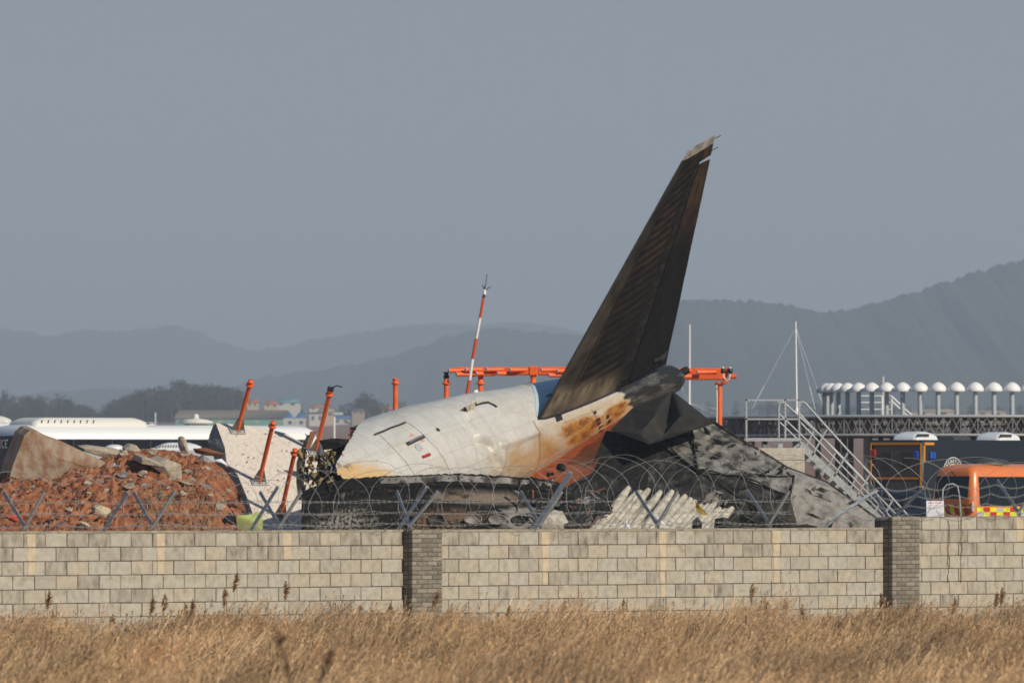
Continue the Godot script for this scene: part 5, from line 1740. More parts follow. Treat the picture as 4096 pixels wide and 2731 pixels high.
# ---------------------------------------------------------------- ring of domed aerials on its counterpoise
func dome_ring() -> void:
	var Zc := 474.0
	var cx := (3866.0 - 2048.0) / F * Zc
	var y := EYE + (1930.0 - 1660.0) / F * (Zc - 6.7)
	var c := Vector3(cx, y, -Zc)
	var o := thing("counterpoise_platform", "round grey lattice platform on columns carrying the white domes", "platform", Vector3(cx, land(Zc), -Zc))
	var oy := y - land(Zc)
	var R := 12.3
	var st := S()
	lathe(st, Transform3D(Basis(), Vector3(0, oy, 0)), [[0.0, -0.02], [R, -0.02], [R + 0.02, -0.06], [R, -0.14], [0.0, -0.14]], 96)
	build(st, "deck", M.mesh_grey, o)
	for q in [[0.0, 0.07], [-0.86, 0.06]]:
		st = S()
		var ring := []
		for i in 97: ring.append(Vector3(cos(i * TAU / 96) * R, oy - 0.09 + q[0], sin(i * TAU / 96) * R))
		tube(st, ring, q[1], 6, false)
		build(st, "rim", M.galv, o)
	st = S()
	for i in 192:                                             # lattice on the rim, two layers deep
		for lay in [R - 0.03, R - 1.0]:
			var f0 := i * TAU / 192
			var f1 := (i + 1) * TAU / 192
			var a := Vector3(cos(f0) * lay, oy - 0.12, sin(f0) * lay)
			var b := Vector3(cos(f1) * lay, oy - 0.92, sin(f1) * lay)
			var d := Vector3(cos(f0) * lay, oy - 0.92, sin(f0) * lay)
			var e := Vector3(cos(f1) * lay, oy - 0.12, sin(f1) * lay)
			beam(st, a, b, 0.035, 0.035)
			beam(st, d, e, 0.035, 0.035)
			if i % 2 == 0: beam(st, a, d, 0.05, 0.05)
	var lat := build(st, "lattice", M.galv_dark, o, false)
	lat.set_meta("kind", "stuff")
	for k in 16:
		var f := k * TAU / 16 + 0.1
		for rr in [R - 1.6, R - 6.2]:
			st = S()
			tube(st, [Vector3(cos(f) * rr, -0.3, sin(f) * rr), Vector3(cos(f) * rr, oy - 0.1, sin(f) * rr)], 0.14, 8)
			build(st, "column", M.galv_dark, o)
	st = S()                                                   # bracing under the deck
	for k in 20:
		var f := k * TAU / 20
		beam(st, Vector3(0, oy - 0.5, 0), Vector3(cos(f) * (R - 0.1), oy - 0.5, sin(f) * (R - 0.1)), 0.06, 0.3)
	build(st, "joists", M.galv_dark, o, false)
	# white access stair standing on the deck
	var ac := thing("access_stair", "small white railed stair standing among the dome posts", "stair", c + Vector3(-5.1, -0.02, 0.5))
	for q in [[0.0, 0.0], [0.55, 0.0], [1.1, 0.0], [1.55, 0.0]]:
		st = S()
		tube(st, [Vector3(q[0], 0, 0), Vector3(q[0], 0.98, 0)], 0.035, 6)
		build(st, "post", M.white_radome, ac)
	for h in [0.33, 0.66, 0.97]:
		st = S()
		tube(st, [Vector3(0, h, 0), Vector3(1.55, h, 0)], 0.028, 6)
		build(st, "rail", M.white_radome, ac)
	for s in [0.0, 0.22]:
		st = S()
		tube(st, [Vector3(1.55, 0.95 - s, 0.02), Vector3(2.55 - s, 0.0, 0.02)], 0.04, 6)
		build(st, "stringer", M.white_radome, ac)
	# domes
	var first: Node3D = null
	for k in 49:
		var f := PI + 0.02 + k * TAU / 48.0
		if sin(f) > 0.16 and k != 0: continue
		var p := c + Vector3(cos(f) * 6.7, 0, -sin(f) * 6.7)
		if first == null:
			first = thing("dome_aerial", "white mushroom-domed aerial on a grey post in the ring", "aerial", p, 0.0, "ring of domed aerials on the platform")
			st = S()
			tube(st, [Vector3(0, -0.02, 0), Vector3(0, 1.14, 0)], 0.11, 10)
			build(st, "post", M.galv, first)
			st = S()
			lathe(st, Transform3D(Basis(), Vector3(0, 1.10, 0)), [[0.0, 0.0], [0.385, 0.0], [0.40, 0.03], [0.395, 0.14], [0.36, 0.22], [0.27, 0.33], [0.14, 0.41], [0.06, 0.44], [0.0, 0.445]], 20)
			build(st, "dome", M.white_radome, first)
		else:
			var d: Node3D = first.duplicate()
			d.name = numbered("dome_aerial")
			add_child(d)
			d.position = p

# ---------------------------------------------------------------- steel stair and plinth
func steel_stair() -> void:
	var Z := 313.0
	var foot := at(3210, 1930, Z)
	foot.y = APRON
	var o := thing("steel_stair", "galvanised steel stair with tubular handrails and a railed landing", "stair", foot)
	var m := func(px: float, py: float, dz := 0.0) -> Vector3: return at(px, py, Z + dz) - foot
	var W := -1.15                                             # far rail lies this much farther off
	# landing
	var st := S()
	for q in [[0.0], [1.3]]:
		st = S()
		beam(st, m.call(2984, 1758, q[0]), m.call(3206, 1758, q[0]), 0.10, 0.06)
		build(st, "landing_beam", M.galv, o, false)
	st = S()
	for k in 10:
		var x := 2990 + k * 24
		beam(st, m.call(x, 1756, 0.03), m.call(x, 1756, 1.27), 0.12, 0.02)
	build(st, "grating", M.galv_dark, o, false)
	for q in [[2987, 0.0], [3143, 0.0], [3198, 0.0], [2987, 1.3], [3115, 1.3]]:
		st = S()
		beam(st, m.call(q[0], 1758, q[1]), m.call(q[0], 1597, q[1]), 0.055, 0.05)
		build(st, "railing_post", M.galv, o, false)
	for y in [1600, 1676]:
		st = S()
		beam(st, m.call(2984, y), m.call(3200, y), 0.05, 0.05)
		beam(st, m.call(2984, y, 1.3), m.call(3115, y, 1.3), 0.05, 0.05)
		beam(st, m.call(2985, y, 0.0), m.call(2985, y, 1.3), 0.05, 0.05)
		build(st, "rail", M.galv, o, false)
	# flight: near and far sides
	for s in [[0.0, 0], [1.25, 1]]:
		var dz: float = s[0]
		var dx := 0 if s[1] == 0 else -82
		st = S()
		beam(st, m.call(3205 + dx * 0.3, 1780, dz), m.call(3560 + dx * 0.3, 2115, dz), 0.22, 0.05)
		beam(st, m.call(3560 + dx * 0.3, 2115, dz), m.call(3640 + dx * 0.3, 2190, dz), 0.22, 0.05)
		build(st, "stringer", M.galv, o, false)
		st = S()
		tube(st, [m.call(3198 + dx, 1750, dz), m.call(3198 + dx, 1625, dz), m.call(3202 + dx, 1612, dz), m.call(3210 + dx, 1607, dz), m.call(3222 + dx, 1612, dz), m.call(3392 + dx * 0.6, 1800, dz), m.call(3480 + dx * 0.6, 1892, dz), m.call(3560 + dx * 0.6, 1980, dz), m.call(3645 + dx * 0.6, 2075, dz)], 0.032, 8)
		build(st, "handrail", M.galv, o)
		st = S()
		tube(st, [m.call(3200 + dx, 1655, dz), m.call(3600 + dx * 0.6, 2072, dz)], 0.026, 6)
		tube(st, [m.call(3204 + dx, 1690, dz), m.call(3585 + dx * 0.6, 2090, dz)], 0.026, 6)
		build(st, "mid_rail", M.galv, o)
		for q in [[3250, 1822, 3310, 1716], [3338, 1905, 3392, 1812], [3430, 1985, 3482, 1895], [3528, 2080, 3575, 1995]]:
			st = S()
			beam(st, m.call(q[0] + dx * 0.5, q[1], dz), m.call(q[2] + dx * 0.6, q[3], dz), 0.05, 0.05)
			build(st, "baluster", M.galv, o, false)
	for k in 15:
		st = S()
		var u := (k + 0.5) / 15.0
		var a: Vector3 = m.call(lerpf(3212, 3630, u), lerpf(1770, 2172, u), 0.03)
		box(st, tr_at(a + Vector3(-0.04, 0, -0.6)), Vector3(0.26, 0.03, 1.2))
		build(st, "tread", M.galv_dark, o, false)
	st = S()
	for q in [[3000, 0.1], [3190, 0.1], [3000, 1.2], [3190, 1.2]]:
		var a: Vector3 = m.call(q[0], 1762, q[1])
		if q[0] == 3000: beam(st, Vector3(a.x, 0, a.z), a, 0.1, 0.1)
	build(st, "support", M.galv, o, false)
	# plinth below the landing
	var p := thing("concrete_plinth", "pale concrete plinth under the steel stair's landing", "plinth", Vector3(at(3122, 1930, Z - 1.2).x, APRON, -(Z - 0.9)))
	st = S()
	var w := 186.0 / F * Z
	var h := at(0, 1792, Z - 1.5).y - APRON
	box(st, tr_at(Vector3(0.02, h - 0.19, 0)), Vector3(w, 0.38, 1.2), 0.015)
	build(st, "upper_lift", M.plinth, p, false)
	st = S()
	box(st, tr_at(Vector3(0.02, (h - 0.39) * 0.5, 0.012)), Vector3(w, h - 0.39, 1.2), 0.015)
	build(st, "lower_lift", M.plinth, p, false)
	# equipment on the plinth
	st = S()
	var e := thing("junction_box", "small grey junction boxes standing on the pale plinth", "box", p.position + Vector3(0.1, h, 0.2))
	box(st, tr_at(Vector3(-0.55, 0.055, 0)), Vector3(0.22, 0.11, 0.2), 0.01)
	build(st, "box", M.galv_dark, e, false)
	st = S()
	box(st, tr_at(Vector3(-0.1, 0.07, 0)), Vector3(0.16, 0.14, 0.2), 0.01)
	build(st, "box", M.galv, e, false)

# ---------------------------------------------------------------- vehicles
# rounded body: levels [y, inset] with corner radius r; x along the length, z across
func body(st: SurfaceTool, L: float, W: float, levels: Array, r: float, n := 6, top := true) -> void:
	st.set_smooth_group(0)
	var rings := []
	for lv in levels:
		var ring := []
		var hx: float = L * 0.5 - lv[1] * (lv[2] if lv.size() > 2 else 1.0)
		var hz: float = W * 0.5 - lv[1]
		var rr := minf(r, minf(hx, hz) * 0.98)
		for c in [[1, 1, 0.0], [-1, 1, PI * 0.5], [-1, -1, PI], [1, -1, PI * 1.5]]:
			for k in n + 1:
				var f: float = c[2] + PI * 0.5 * k / n
				ring.append(Vector3(c[0] * (hx - rr) + cos(f) * rr, lv[0], c[1] * (hz - rr) + sin(f) * rr))
		rings.append(ring)
	var m: int = rings[0].size()
	for i in rings.size() - 1:
		for k in m:
			quad(st, rings[i][k], rings[i][(k + 1) % m], rings[i + 1][(k + 1) % m], rings[i + 1][k])
	if top:
		var c := Vector3(0, rings[-1][0].y, 0)
		for k in m: tri(st, c, rings[-1][k], rings[-1][(k + 1) % m])

func wheels(o: Node3D, L: float, W: float, r: float) -> void:
	for x in [-L * 0.32, L * 0.3]:
		for z in [-1, 1]:
			var w := Node3D.new()
			w.name = "wheel"
			o.add_child(w, true)
			w.position = Vector3(x, r, z * (W * 0.5 - 0.13))
			var st := S()
			lathe(st, Transform3D(Basis(Vector3(1, 0, 0), Vector3(0, 0, 1), Vector3(0, -1, 0)), Vector3(0, 0, 0)), [[0.0, -0.12], [r * 0.9, -0.12], [r, -0.06], [r, 0.06], [r * 0.9, 0.12], [0.0, 0.12]], 18)
			build(st, "tyre", M.black, w)
			st = S()
			lathe(st, Transform3D(Basis(Vector3(1, 0, 0), Vector3(0, 0, 1), Vector3(0, -1, 0)), Vector3(0, 0, 0)), [[0.0, -0.13], [r * 0.55, -0.13], [r * 0.55, 0.13], [0.0, 0.13]], 14)
			build(st, "rim", M.silver, w)

func roof_unit(o: Node3D, x: float, y: float, L: float, W: float, H: float, slots: bool, z := 0.0, m: Material = null) -> void:
	var st := S()
	body(st, L, W, [[0.0, 0.0], [H * 0.5, 0.03, 2.0], [H * 0.8, 0.10, 2.5], [H, 0.22, 2.0]], 0.18)
	var p := build(st, "roof_unit", m if m else M.cream, o)
	p.position = Vector3(x, y, z)
	if slots:
		for k in 9:
			st = S()
			box(st, Transform3D(Basis(Vector3.FORWARD, 0.35), Vector3(-L * 0.42 + k * L * 0.055, H * 0.55, W * 0.5 - 0.02)), Vector3(0.022, H * 0.34, 0.05))
			build(st, "louvre", M.dark_grey, p, false)

func buses() -> void:
	# the police coach
	var Z := 331.0
	var yaw := deg_to_rad(30)
	var corner := at(70, 1930, Z)
	var L := 11.5
	var W := 2.5
	var H := 3.62
	var ctr := Vector3(corner.x, APRON, corner.z) + Vector3(cos(yaw), 0, -sin(yaw)) * (L * 0.5) - Vector3(sin(yaw), 0, cos(yaw)) * (W * 0.5)
	var o := thing("police_coach", "long white police coach with a dark window band, parked behind the soil heap", "coach", ctr, yaw)
	var st := S()
	body(st, L, W, [[0.35, 0.0], [1.2, 0.0], [2.9, 0.02], [3.25, 0.05], [3.45, 0.14], [3.56, 0.30], [H, 0.55]], 0.32)
	build(st, "body", M.bus_white, o)
	for k in 7:
		st = S()
		box(st, tr_at(Vector3(-L * 0.5 + 1.35 + k * 1.45, 2.55, W * 0.5 - 0.01)), Vector3(1.42, 1.15, 0.05), 0.01)
		build(st, "side_window", M.glass, o, false)
	st = S()
	box(st, tr_at(Vector3(0.2, 2.55, W * 0.5 - 0.018)), Vector3(10.3, 1.19, 0.04))
	build(st, "window_band", M.dark_grey, o, false)
	st = S()
	grid(st, 2, 10, func(u: float, v: float):
		var z := lerpf(-1.0, 1.0, v)
		return Vector3(-L * 0.5 - 0.012 + 0.18 * pow(absf(z), 3), lerpf(0.9, 3.25, u), z * (W * 0.5 - 0.05)))
	build(st, "windscreen", M.glass_navy, o)
	var tm := TextMesh.new()
	tm.text = "POLICE"
	tm.font = SystemFont.new()
	tm.font.font_names = PackedStringArray(["Droid Sans"])
	tm.font.font_weight = 700
	tm.font_size = 32
	tm.pixel_size = 0.0125
	tm.depth = 0.01
	var sg := put(tm, "lettering", M.white_band, o, Transform3D(Basis(Vector3.UP, -PI / 2), Vector3(-L * 0.5 - 0.035, 2.98, -0.13)))
	sg.set_meta("label", "white lettering POLICE on the windscreen header")
	for z in [-0.95, 0.95]:
		st = S()
		box(st, tr_at(Vector3(-L * 0.5 + 0.28, 3.30, z * 1.25)), Vector3(0.14, 0.06, 0.08), 0.01)
		build(st, "marker_lamp", M.amber, o, false)
	roof_unit(o, -L * 0.5 + 2.9, H - 0.06, 4.4, 1.9, 0.30, true)
	roof_unit(o, -L * 0.5 + 5.4, H - 0.06, 0.45, 1.2, 0.16, false)
	st = S()
	lathe(st, Transform3D(Basis(), Vector3(1.5, H - 0.02, 0.2)), [[0.4, 0.0], [0.42, 0.03], [0.36, 0.06], [0.55, 0.08], [0.6, 0.14], [0.35, 0.22], [0.1, 0.25], [0.09, 0.36], [0.05, 0.40], [0, 0.4]], 18)
	build(st, "roof_vent", M.cream, o)
	wheels(o, L, W, 0.5)
	# coach farther off, only its roof end shows
	corner = at(95, 1930, 352)
	L = 11.0
	ctr = Vector3(corner.x, APRON + 0.0, corner.z) - Vector3(1, 0, 0) * (L * 0.5)
	o = thing("coach", "white coach whose roof end shows behind the police coach", "coach", ctr)
	st = S()
	body(st, L, W, [[0.35, 0.0], [2.9, 0.02], [3.5, 0.05], [3.75, 0.2], [3.86, 0.5]], 0.35)
	build(st, "body", M.bus_white, o)
	st = S()
	box(st, tr_at(Vector3(0, 2.6, W * 0.5 - 0.01)), Vector3(10, 1.1, 0.06), 0.01)
	build(st, "window_band", M.glass, o, false)
	roof_unit(o, 3.6, 3.80, 2.9, 1.9, 0.26, false)
	wheels(o, L, W, 0.5)
	# minibus close behind the heap
	Z = 316.0
	corner = at(290, 1930, Z)
	L = 7.2
	W = 2.1
	ctr = Vector3(corner.x + L * 0.5, APRON, corner.z - W * 0.5)
	o = thing("minibus", "pale minibus with a louvred roof unit, mostly hidden by the soil heap", "minibus", ctr, 0.04)
	st = S()
	body(st, L, W, [[0.3, 0.0], [1.6, 0.0], [2.4, 0.10], [2.62, 0.18], [2.72, 0.35], [2.76, 0.6]], 0.3)
	build(st, "body", M.silver, o)
	st = S()
	box(st, tr_at(Vector3(0.1, 2.05, W * 0.5 - 0.05)), Vector3(6.4, 0.6, 0.05), 0.01)
	build(st, "window_band", M.glass, o, false)
	roof_unit(o, -L * 0.5 + 3.3, 2.72, 1.55, 1.3, 0.25, true, 0.0, M.bus_white)
	st = S()
	lathe(st, Transform3D(Basis(), Vector3(-L * 0.5 + 1.27, 2.73, 0)), [[0.32, 0.0], [0.33, 0.04], [0.28, 0.12], [0.15, 0.17], [0, 0.18]], 16)
	build(st, "roof_vent", M.bus_white, o)
	wheels(o, L, W, 0.38)

func ops_truck() -> void:
	var Z := 332.0
	var corner := at(3692, 1930, Z)
	var beta := deg_to_rad(41)
	# length axis x runs from the rear (at -x) to the cab; the rear face looks left and to the camera
	var ax := Vector3(sin(beta), 0, -cos(beta))
	var L := 6.4
	var W := 2.3
	var H := 3.12
	var ang := atan2(-ax.z, ax.x)
	var ctr := Vector3(corner.x, APRON, corner.z) + ax * (L * 0.5) + Vector3(-cos(beta), 0, -sin(beta)) * (W * 0.5)
	var o := thing("operations_truck", "black box-bodied police truck with amber rear trim and blue lamps", "truck", ctr, ang)
	var st := S()
	body(st, L, W, [[0.55, 0.0], [1.0, 0.0], [H - 0.05, 0.0], [H, 0.04]], 0.05, 3)
	build(st, "box_body", M.truck_black, o)
	st = S()
	box(st, tr_at(Vector3(L * 0.5 + 0.75, 1.3, 0)), Vector3(1.5, 1.9, 2.0), 0.2)
	build(st, "cab", M.truck_black, o, false)
	var rx := -L * 0.5 - 0.012
	# rear door leaf and trim
	st = S()
	box(st, tr_at(Vector3(rx, 2.42, 0.05)), Vector3(0.03, 1.0, 1.86), 0.01)
	build(st, "tailgate", M.truck_grey, o, false)
	for z in [-0.35, 0.5]:
		st = S()
		box(st, tr_at(Vector3(rx - 0.02, 2.42, z)), Vector3(0.02, 0.62, 0.42), 0.008)
		build(st, "tailgate_panel", M.dark_grey, o, false)
	for q in [[2.99, 0.09, 0.02, 2.05], [1.84, 0.08, 0.02, 2.05]]:
		st = S()
		box(st, tr_at(Vector3(rx - 0.02, q[0], 0.0)), Vector3(0.02, q[1], q[3]), 0.006)
		build(st, "amber_trim", M.amber, o, false)
	for z in [-1.03, 1.09]:
		st = S()
		box(st, tr_at(Vector3(rx - 0.02, 2.0, z)), Vector3(0.03, 2.05, 0.06), 0.006)
		build(st, "amber_trim", M.amber, o, false)
	st = S()
	box(st, tr_at(Vector3(-L * 0.5 + 0.35, 2.99, W * 0.5 + 0.01)), Vector3(0.5, 0.09, 0.02), 0.004)
	box(st, tr_at(Vector3(-L * 0.5 + 0.09, 2.66, W * 0.5 + 0.01)), Vector3(0.07, 0.55, 0.02), 0.004)
	build(st, "amber_trim", M.amber, o, false)
	for q in [[rx - 0.04, 2.68, -0.9, M.red_lamp], [rx - 0.04, 2.62, 0.92, M.blue_lamp]]:
		st = S()
		box(st, tr_at(Vector3(q[0], q[1], q[2])), Vector3(0.08, 0.26, 0.2), 0.03)
		build(st, "lamp", q[3], o, false)
	st = S()
	for k in 2:
		box(st, tr_at(Vector3(-L * 0.5 + 0.42 + k * 0.15, 2.6, W * 0.5 + 0.03)), Vector3(0.13, 0.24, 0.07), 0.02)
	build(st, "lamp", M.blue_lamp, o, false)
	st = S()
	box(st, tr_at(Vector3(rx - 0.01, 1.2, 0.3)), Vector3(0.02, 1.1, 1.3), 0.006)
	build(st, "lower_door", M.truck_grey, o, false)
	st = S()
	tube(st, [Vector3(rx - 0.05, 0.9, 0.95), Vector3(rx - 0.05, 1.35, 0.95)], 0.02, 6)
	build(st, "grab_handle", M.silver, o)
	# round emblem with lettering
	var em := Node3D.new()
	em.name = "emblem"
	o.add_child(em)
	em.position = Vector3(-L * 0.5 + 1.62, 2.0, W * 0.5 + 0.012)
	st = S()
	lathe(st, Transform3D(Basis(Vector3(1, 0, 0), Vector3(0, 0, 1), Vector3(0, -1, 0)), Vector3.ZERO), [[0.30, 0.0], [0.30, 0.006], [0.33, 0.006], [0.33, 0.0]], 36)
	lathe(st, Transform3D(Basis(Vector3(1, 0, 0), Vector3(0, 0, 1), Vector3(0, -1, 0)), Vector3.ZERO), [[0.52, 0.0], [0.52, 0.006], [0.55, 0.006], [0.55, 0.0]], 40)
	build(st, "ring", M.white_band, em)
	var f := SystemFont.new()
	f.font_names = PackedStringArray(["Droid Sans"])
	f.font_weight = 700
	var word := "OPERATION"
	for i in word.length():
		var tm := TextMesh.new()
		tm.text = word[i]
		tm.font = f
		tm.font_size = 20
		tm.pixel_size = 0.0085
		tm.depth = 0.006
		var an := deg_to_rad(68.0 - i * 17.0)
		put(tm, "letter", M.white_band, em, Transform3D(Basis(Vector3(0, 0, 1), an), Vector3(-sin(an) * 0.42, cos(an) * 0.42, 0.004)))
	roof_unit(o, -L * 0.5 + 0.8, H - 0.02, 1.3, 1.1, 0.30, true, 0.2, M.bus_white)
	roof_unit(o, -L * 0.5 + 5.0, H - 0.02, 1.3, 1.1, 0.30, true, 0.4, M.bus_white)
	st = S()
	body(st, 1.0, 0.8, [[0.0, 0.0], [0.12, 0.05], [0.18, 0.2]], 0.1)
	var rb := build(st, "roof_hatch", M.dark_grey, o)
	rb.position = Vector3(-L * 0.5 + 2.9, H - 0.02, 0.2)
	wheels(o, L, W, 0.45)

func orange_van() -> void:
	var Z := 309.0
	var corner := at(3893, 1930, Z)
	var beta := deg_to_rad(46)
	var ax := Vector3(sin(beta), 0, -cos(beta))
	var L := 5.2
	var W := 1.85
	var ang := atan2(-ax.z, ax.x)
	var ctr := Vector3(corner.x, APRON, corner.z) + ax * (L * 0.5) + Vector3(-cos(beta), 0, -sin(beta)) * (W * 0.5)
	var o := thing("orange_van", "orange rescue van with dark windows and yellow-red reflective chequers", "van", ctr, ang)
	var st := S()
	body(st, L, W, [[0.25, 0.04], [0.5, 0.0], [1.1, 0.0], [1.55, 0.05], [1.98, 0.12], [2.12, 0.18], [2.21, 0.30], [2.26, 0.48], [2.28, 0.7]], 0.22)
	build(st, "body", M.van_orange, o)
	# rear screen, bowed with the tailgate
	st = S()
	grid(st, 6, 10, func(u: float, v: float):
		var y := lerpf(1.20, 1.90, u)
		var ins := lerp_table([1.1, 1.55, 1.98], [0.0, 0.05, 0.12], y)
		return Vector3(-L * 0.5 - 0.012 + ins, y, lerpf(-0.70, 0.70, v)))
	build(st, "rear_window", M.glass, o)
	for q in [[-2.30, 0.02], [0.1, 1.1], [1.2, 2.0]]:
		st = S()
		grid(st, 8, 6, func(u: float, v: float):
			var y := lerpf(0.98, 1.88, v)
			var ins := lerp_table([1.1, 1.55, 1.98], [0.0, 0.05, 0.12], y)
			return Vector3(lerpf(q[0], q[1], u) + 0.05 * v, y, W * 0.5 + 0.012 - ins))
		build(st, "side_window", M.glass, o)
	# chequers on the side, chevrons on the rear
	for k in 14:
		for row in 2:
			st = S()
			box(st, tr_at(Vector3(-L * 0.5 + 0.32 + k * 0.30, 0.86 - row * 0.14, W * 0.5 + 0.004)), Vector3(0.295, 0.135, 0.012))
			build(st, "chequer", M.hi_yellow if (k + row) % 2 == 0 else (M.hi_red if k % 3 else M.silver), o, false)
	for k in 7:
		st = S()
		var z := -0.55 + k * 0.19
		quad(st, Vector3(-L * 0.5 - 0.008, 0.70, z), Vector3(-L * 0.5 - 0.008, 0.70, z + 0.185), Vector3(-L * 0.5 - 0.008, 1.02, z + 0.065), Vector3(-L * 0.5 - 0.008, 1.02, z - 0.12))
		quad(st, Vector3(-L * 0.5 + 0.02, 0.70, z), Vector3(-L * 0.5 + 0.02, 0.70, z + 0.185), Vector3(-L * 0.5 + 0.02, 1.02, z + 0.065), Vector3(-L * 0.5 + 0.02, 1.02, z - 0.12))
		build(st, "chevron", M.hi_yellow if k % 2 else M.hi_red, o, false)
	st = S()
	tube(st, [Vector3(-L * 0.5 + 0.16, 2.05, -0.1), Vector3(-L * 0.5 + 0.02, 2.04, 0.0), Vector3(-L * 0.5 + 0.05, 1.9, 0.15)], 0.012, 5)
	build(st, "wiper", M.black, o)
	st = S()
	lathe(st, Transform3D(Basis().scaled(Vector3(1.6, 1, 1.2)), Vector3(-0.9, 2.26, 0.1)), [[0.42, 0.0], [0.42, 0.05], [0.34, 0.14], [0.15, 0.19], [0, 0.2]], 18)
	build(st, "roof_vent", M.dark_grey, o)
	st = S()
	box(st, tr_at(Vector3(-L * 0.5 + 0.02, 0.95, W * 0.5 - 0.02)), Vector3(0.10, 0.30, 0.06), 0.02)
	build(st, "tail_lamp", M.silver, o, false)
	wheels(o, L, W, 0.34)

func dark_car() -> void:
	var Z := 319.0
	var c := at(3585, 1930, Z)
	var o := thing("dark_car", "dark navy car mostly hidden behind the steel stair and wire", "car", Vector3(c.x, APRON, c.z), 0.12)
	var L := 4.2
	var W := 1.8
	var st := S()
	body(st, L, W, [[0.3, 0.05], [0.55, 0.0], [0.85, 0.03], [0.95, 0.12]], 0.35)
	build(st, "body", M.car_navy, o)
	st = S()
	body(st, L * 0.62, W - 0.1, [[0.9, 0.0], [1.2, 0.12, 2.4], [1.40, 0.22, 2.4], [1.46, 0.36, 2.2]], 0.3)
	build(st, "cabin", M.car_navy, o)
	for q in [[-0.62, 0.05], [0.08, 0.7]]:
		st = S()
		grid(st, 3, 3, func(u: float, v: float): return Vector3(lerpf(q[0], q[1], u) * (1.0 - 0.15 * v), lerpf(0.97, 1.34, v), W * 0.5 - 0.04 - 0.15 * v))
		build(st, "side_window", M.glass, o)
	wheels(o, L, W, 0.32)

# ---------------------------------------------------------------- village, woods
func gable_house(label: String, px: float, py: float, z: float, w: float, h: float, rh: float, wall_m: Material, roof_m: Material, group: String, dpt := 6.0, turn := 0.0, win := true) -> void:
	var base := at(px, py, z)
	var g := land(z)
	var o := thing("house", label, "house", Vector3(base.x, g, base.z), turn, group)
	var H := maxf(base.y - g, 0.0) + h
	var st := S()
	box(st, tr_at(Vector3(0, H * 0.5 - 0.3, 0)), Vector3(w, H + 0.6, dpt))
	build(st, "wall", wall_m, o, false)
	st = S()
	var e := 0.35
	var a := Vector3(-w * 0.5 - e, H, dpt * 0.5 + e); var b := Vector3(w * 0.5 + e, H, dpt * 0.5 + e)
	var c := Vector3(w * 0.5 + e, H, -dpt * 0.5 - e); var d := Vector3(-w * 0.5 - e, H, -dpt * 0.5 - e)
	var r0 := Vector3(-w * 0.36, H + rh, 0); var r1 := Vector3(w * 0.36, H + rh, 0)
	quad(st, a, b, r1, r0); quad(st, c, d, r0, r1); tri(st, b, c, r1); tri(st, d, a, r0); quad(st, d, c, b, a)
	build(st, "roof", roof_m, o, false)
	if win:
		for x in [-w * 0.25, w * 0.22]:
			st = S()
			box(st, tr_at(Vector3(x, H - h * 0.45, dpt * 0.5 + 0.02)), Vector3(w * 0.16, h * 0.4, 0.06))
			build(st, "window", M.dark_grey, o, false)

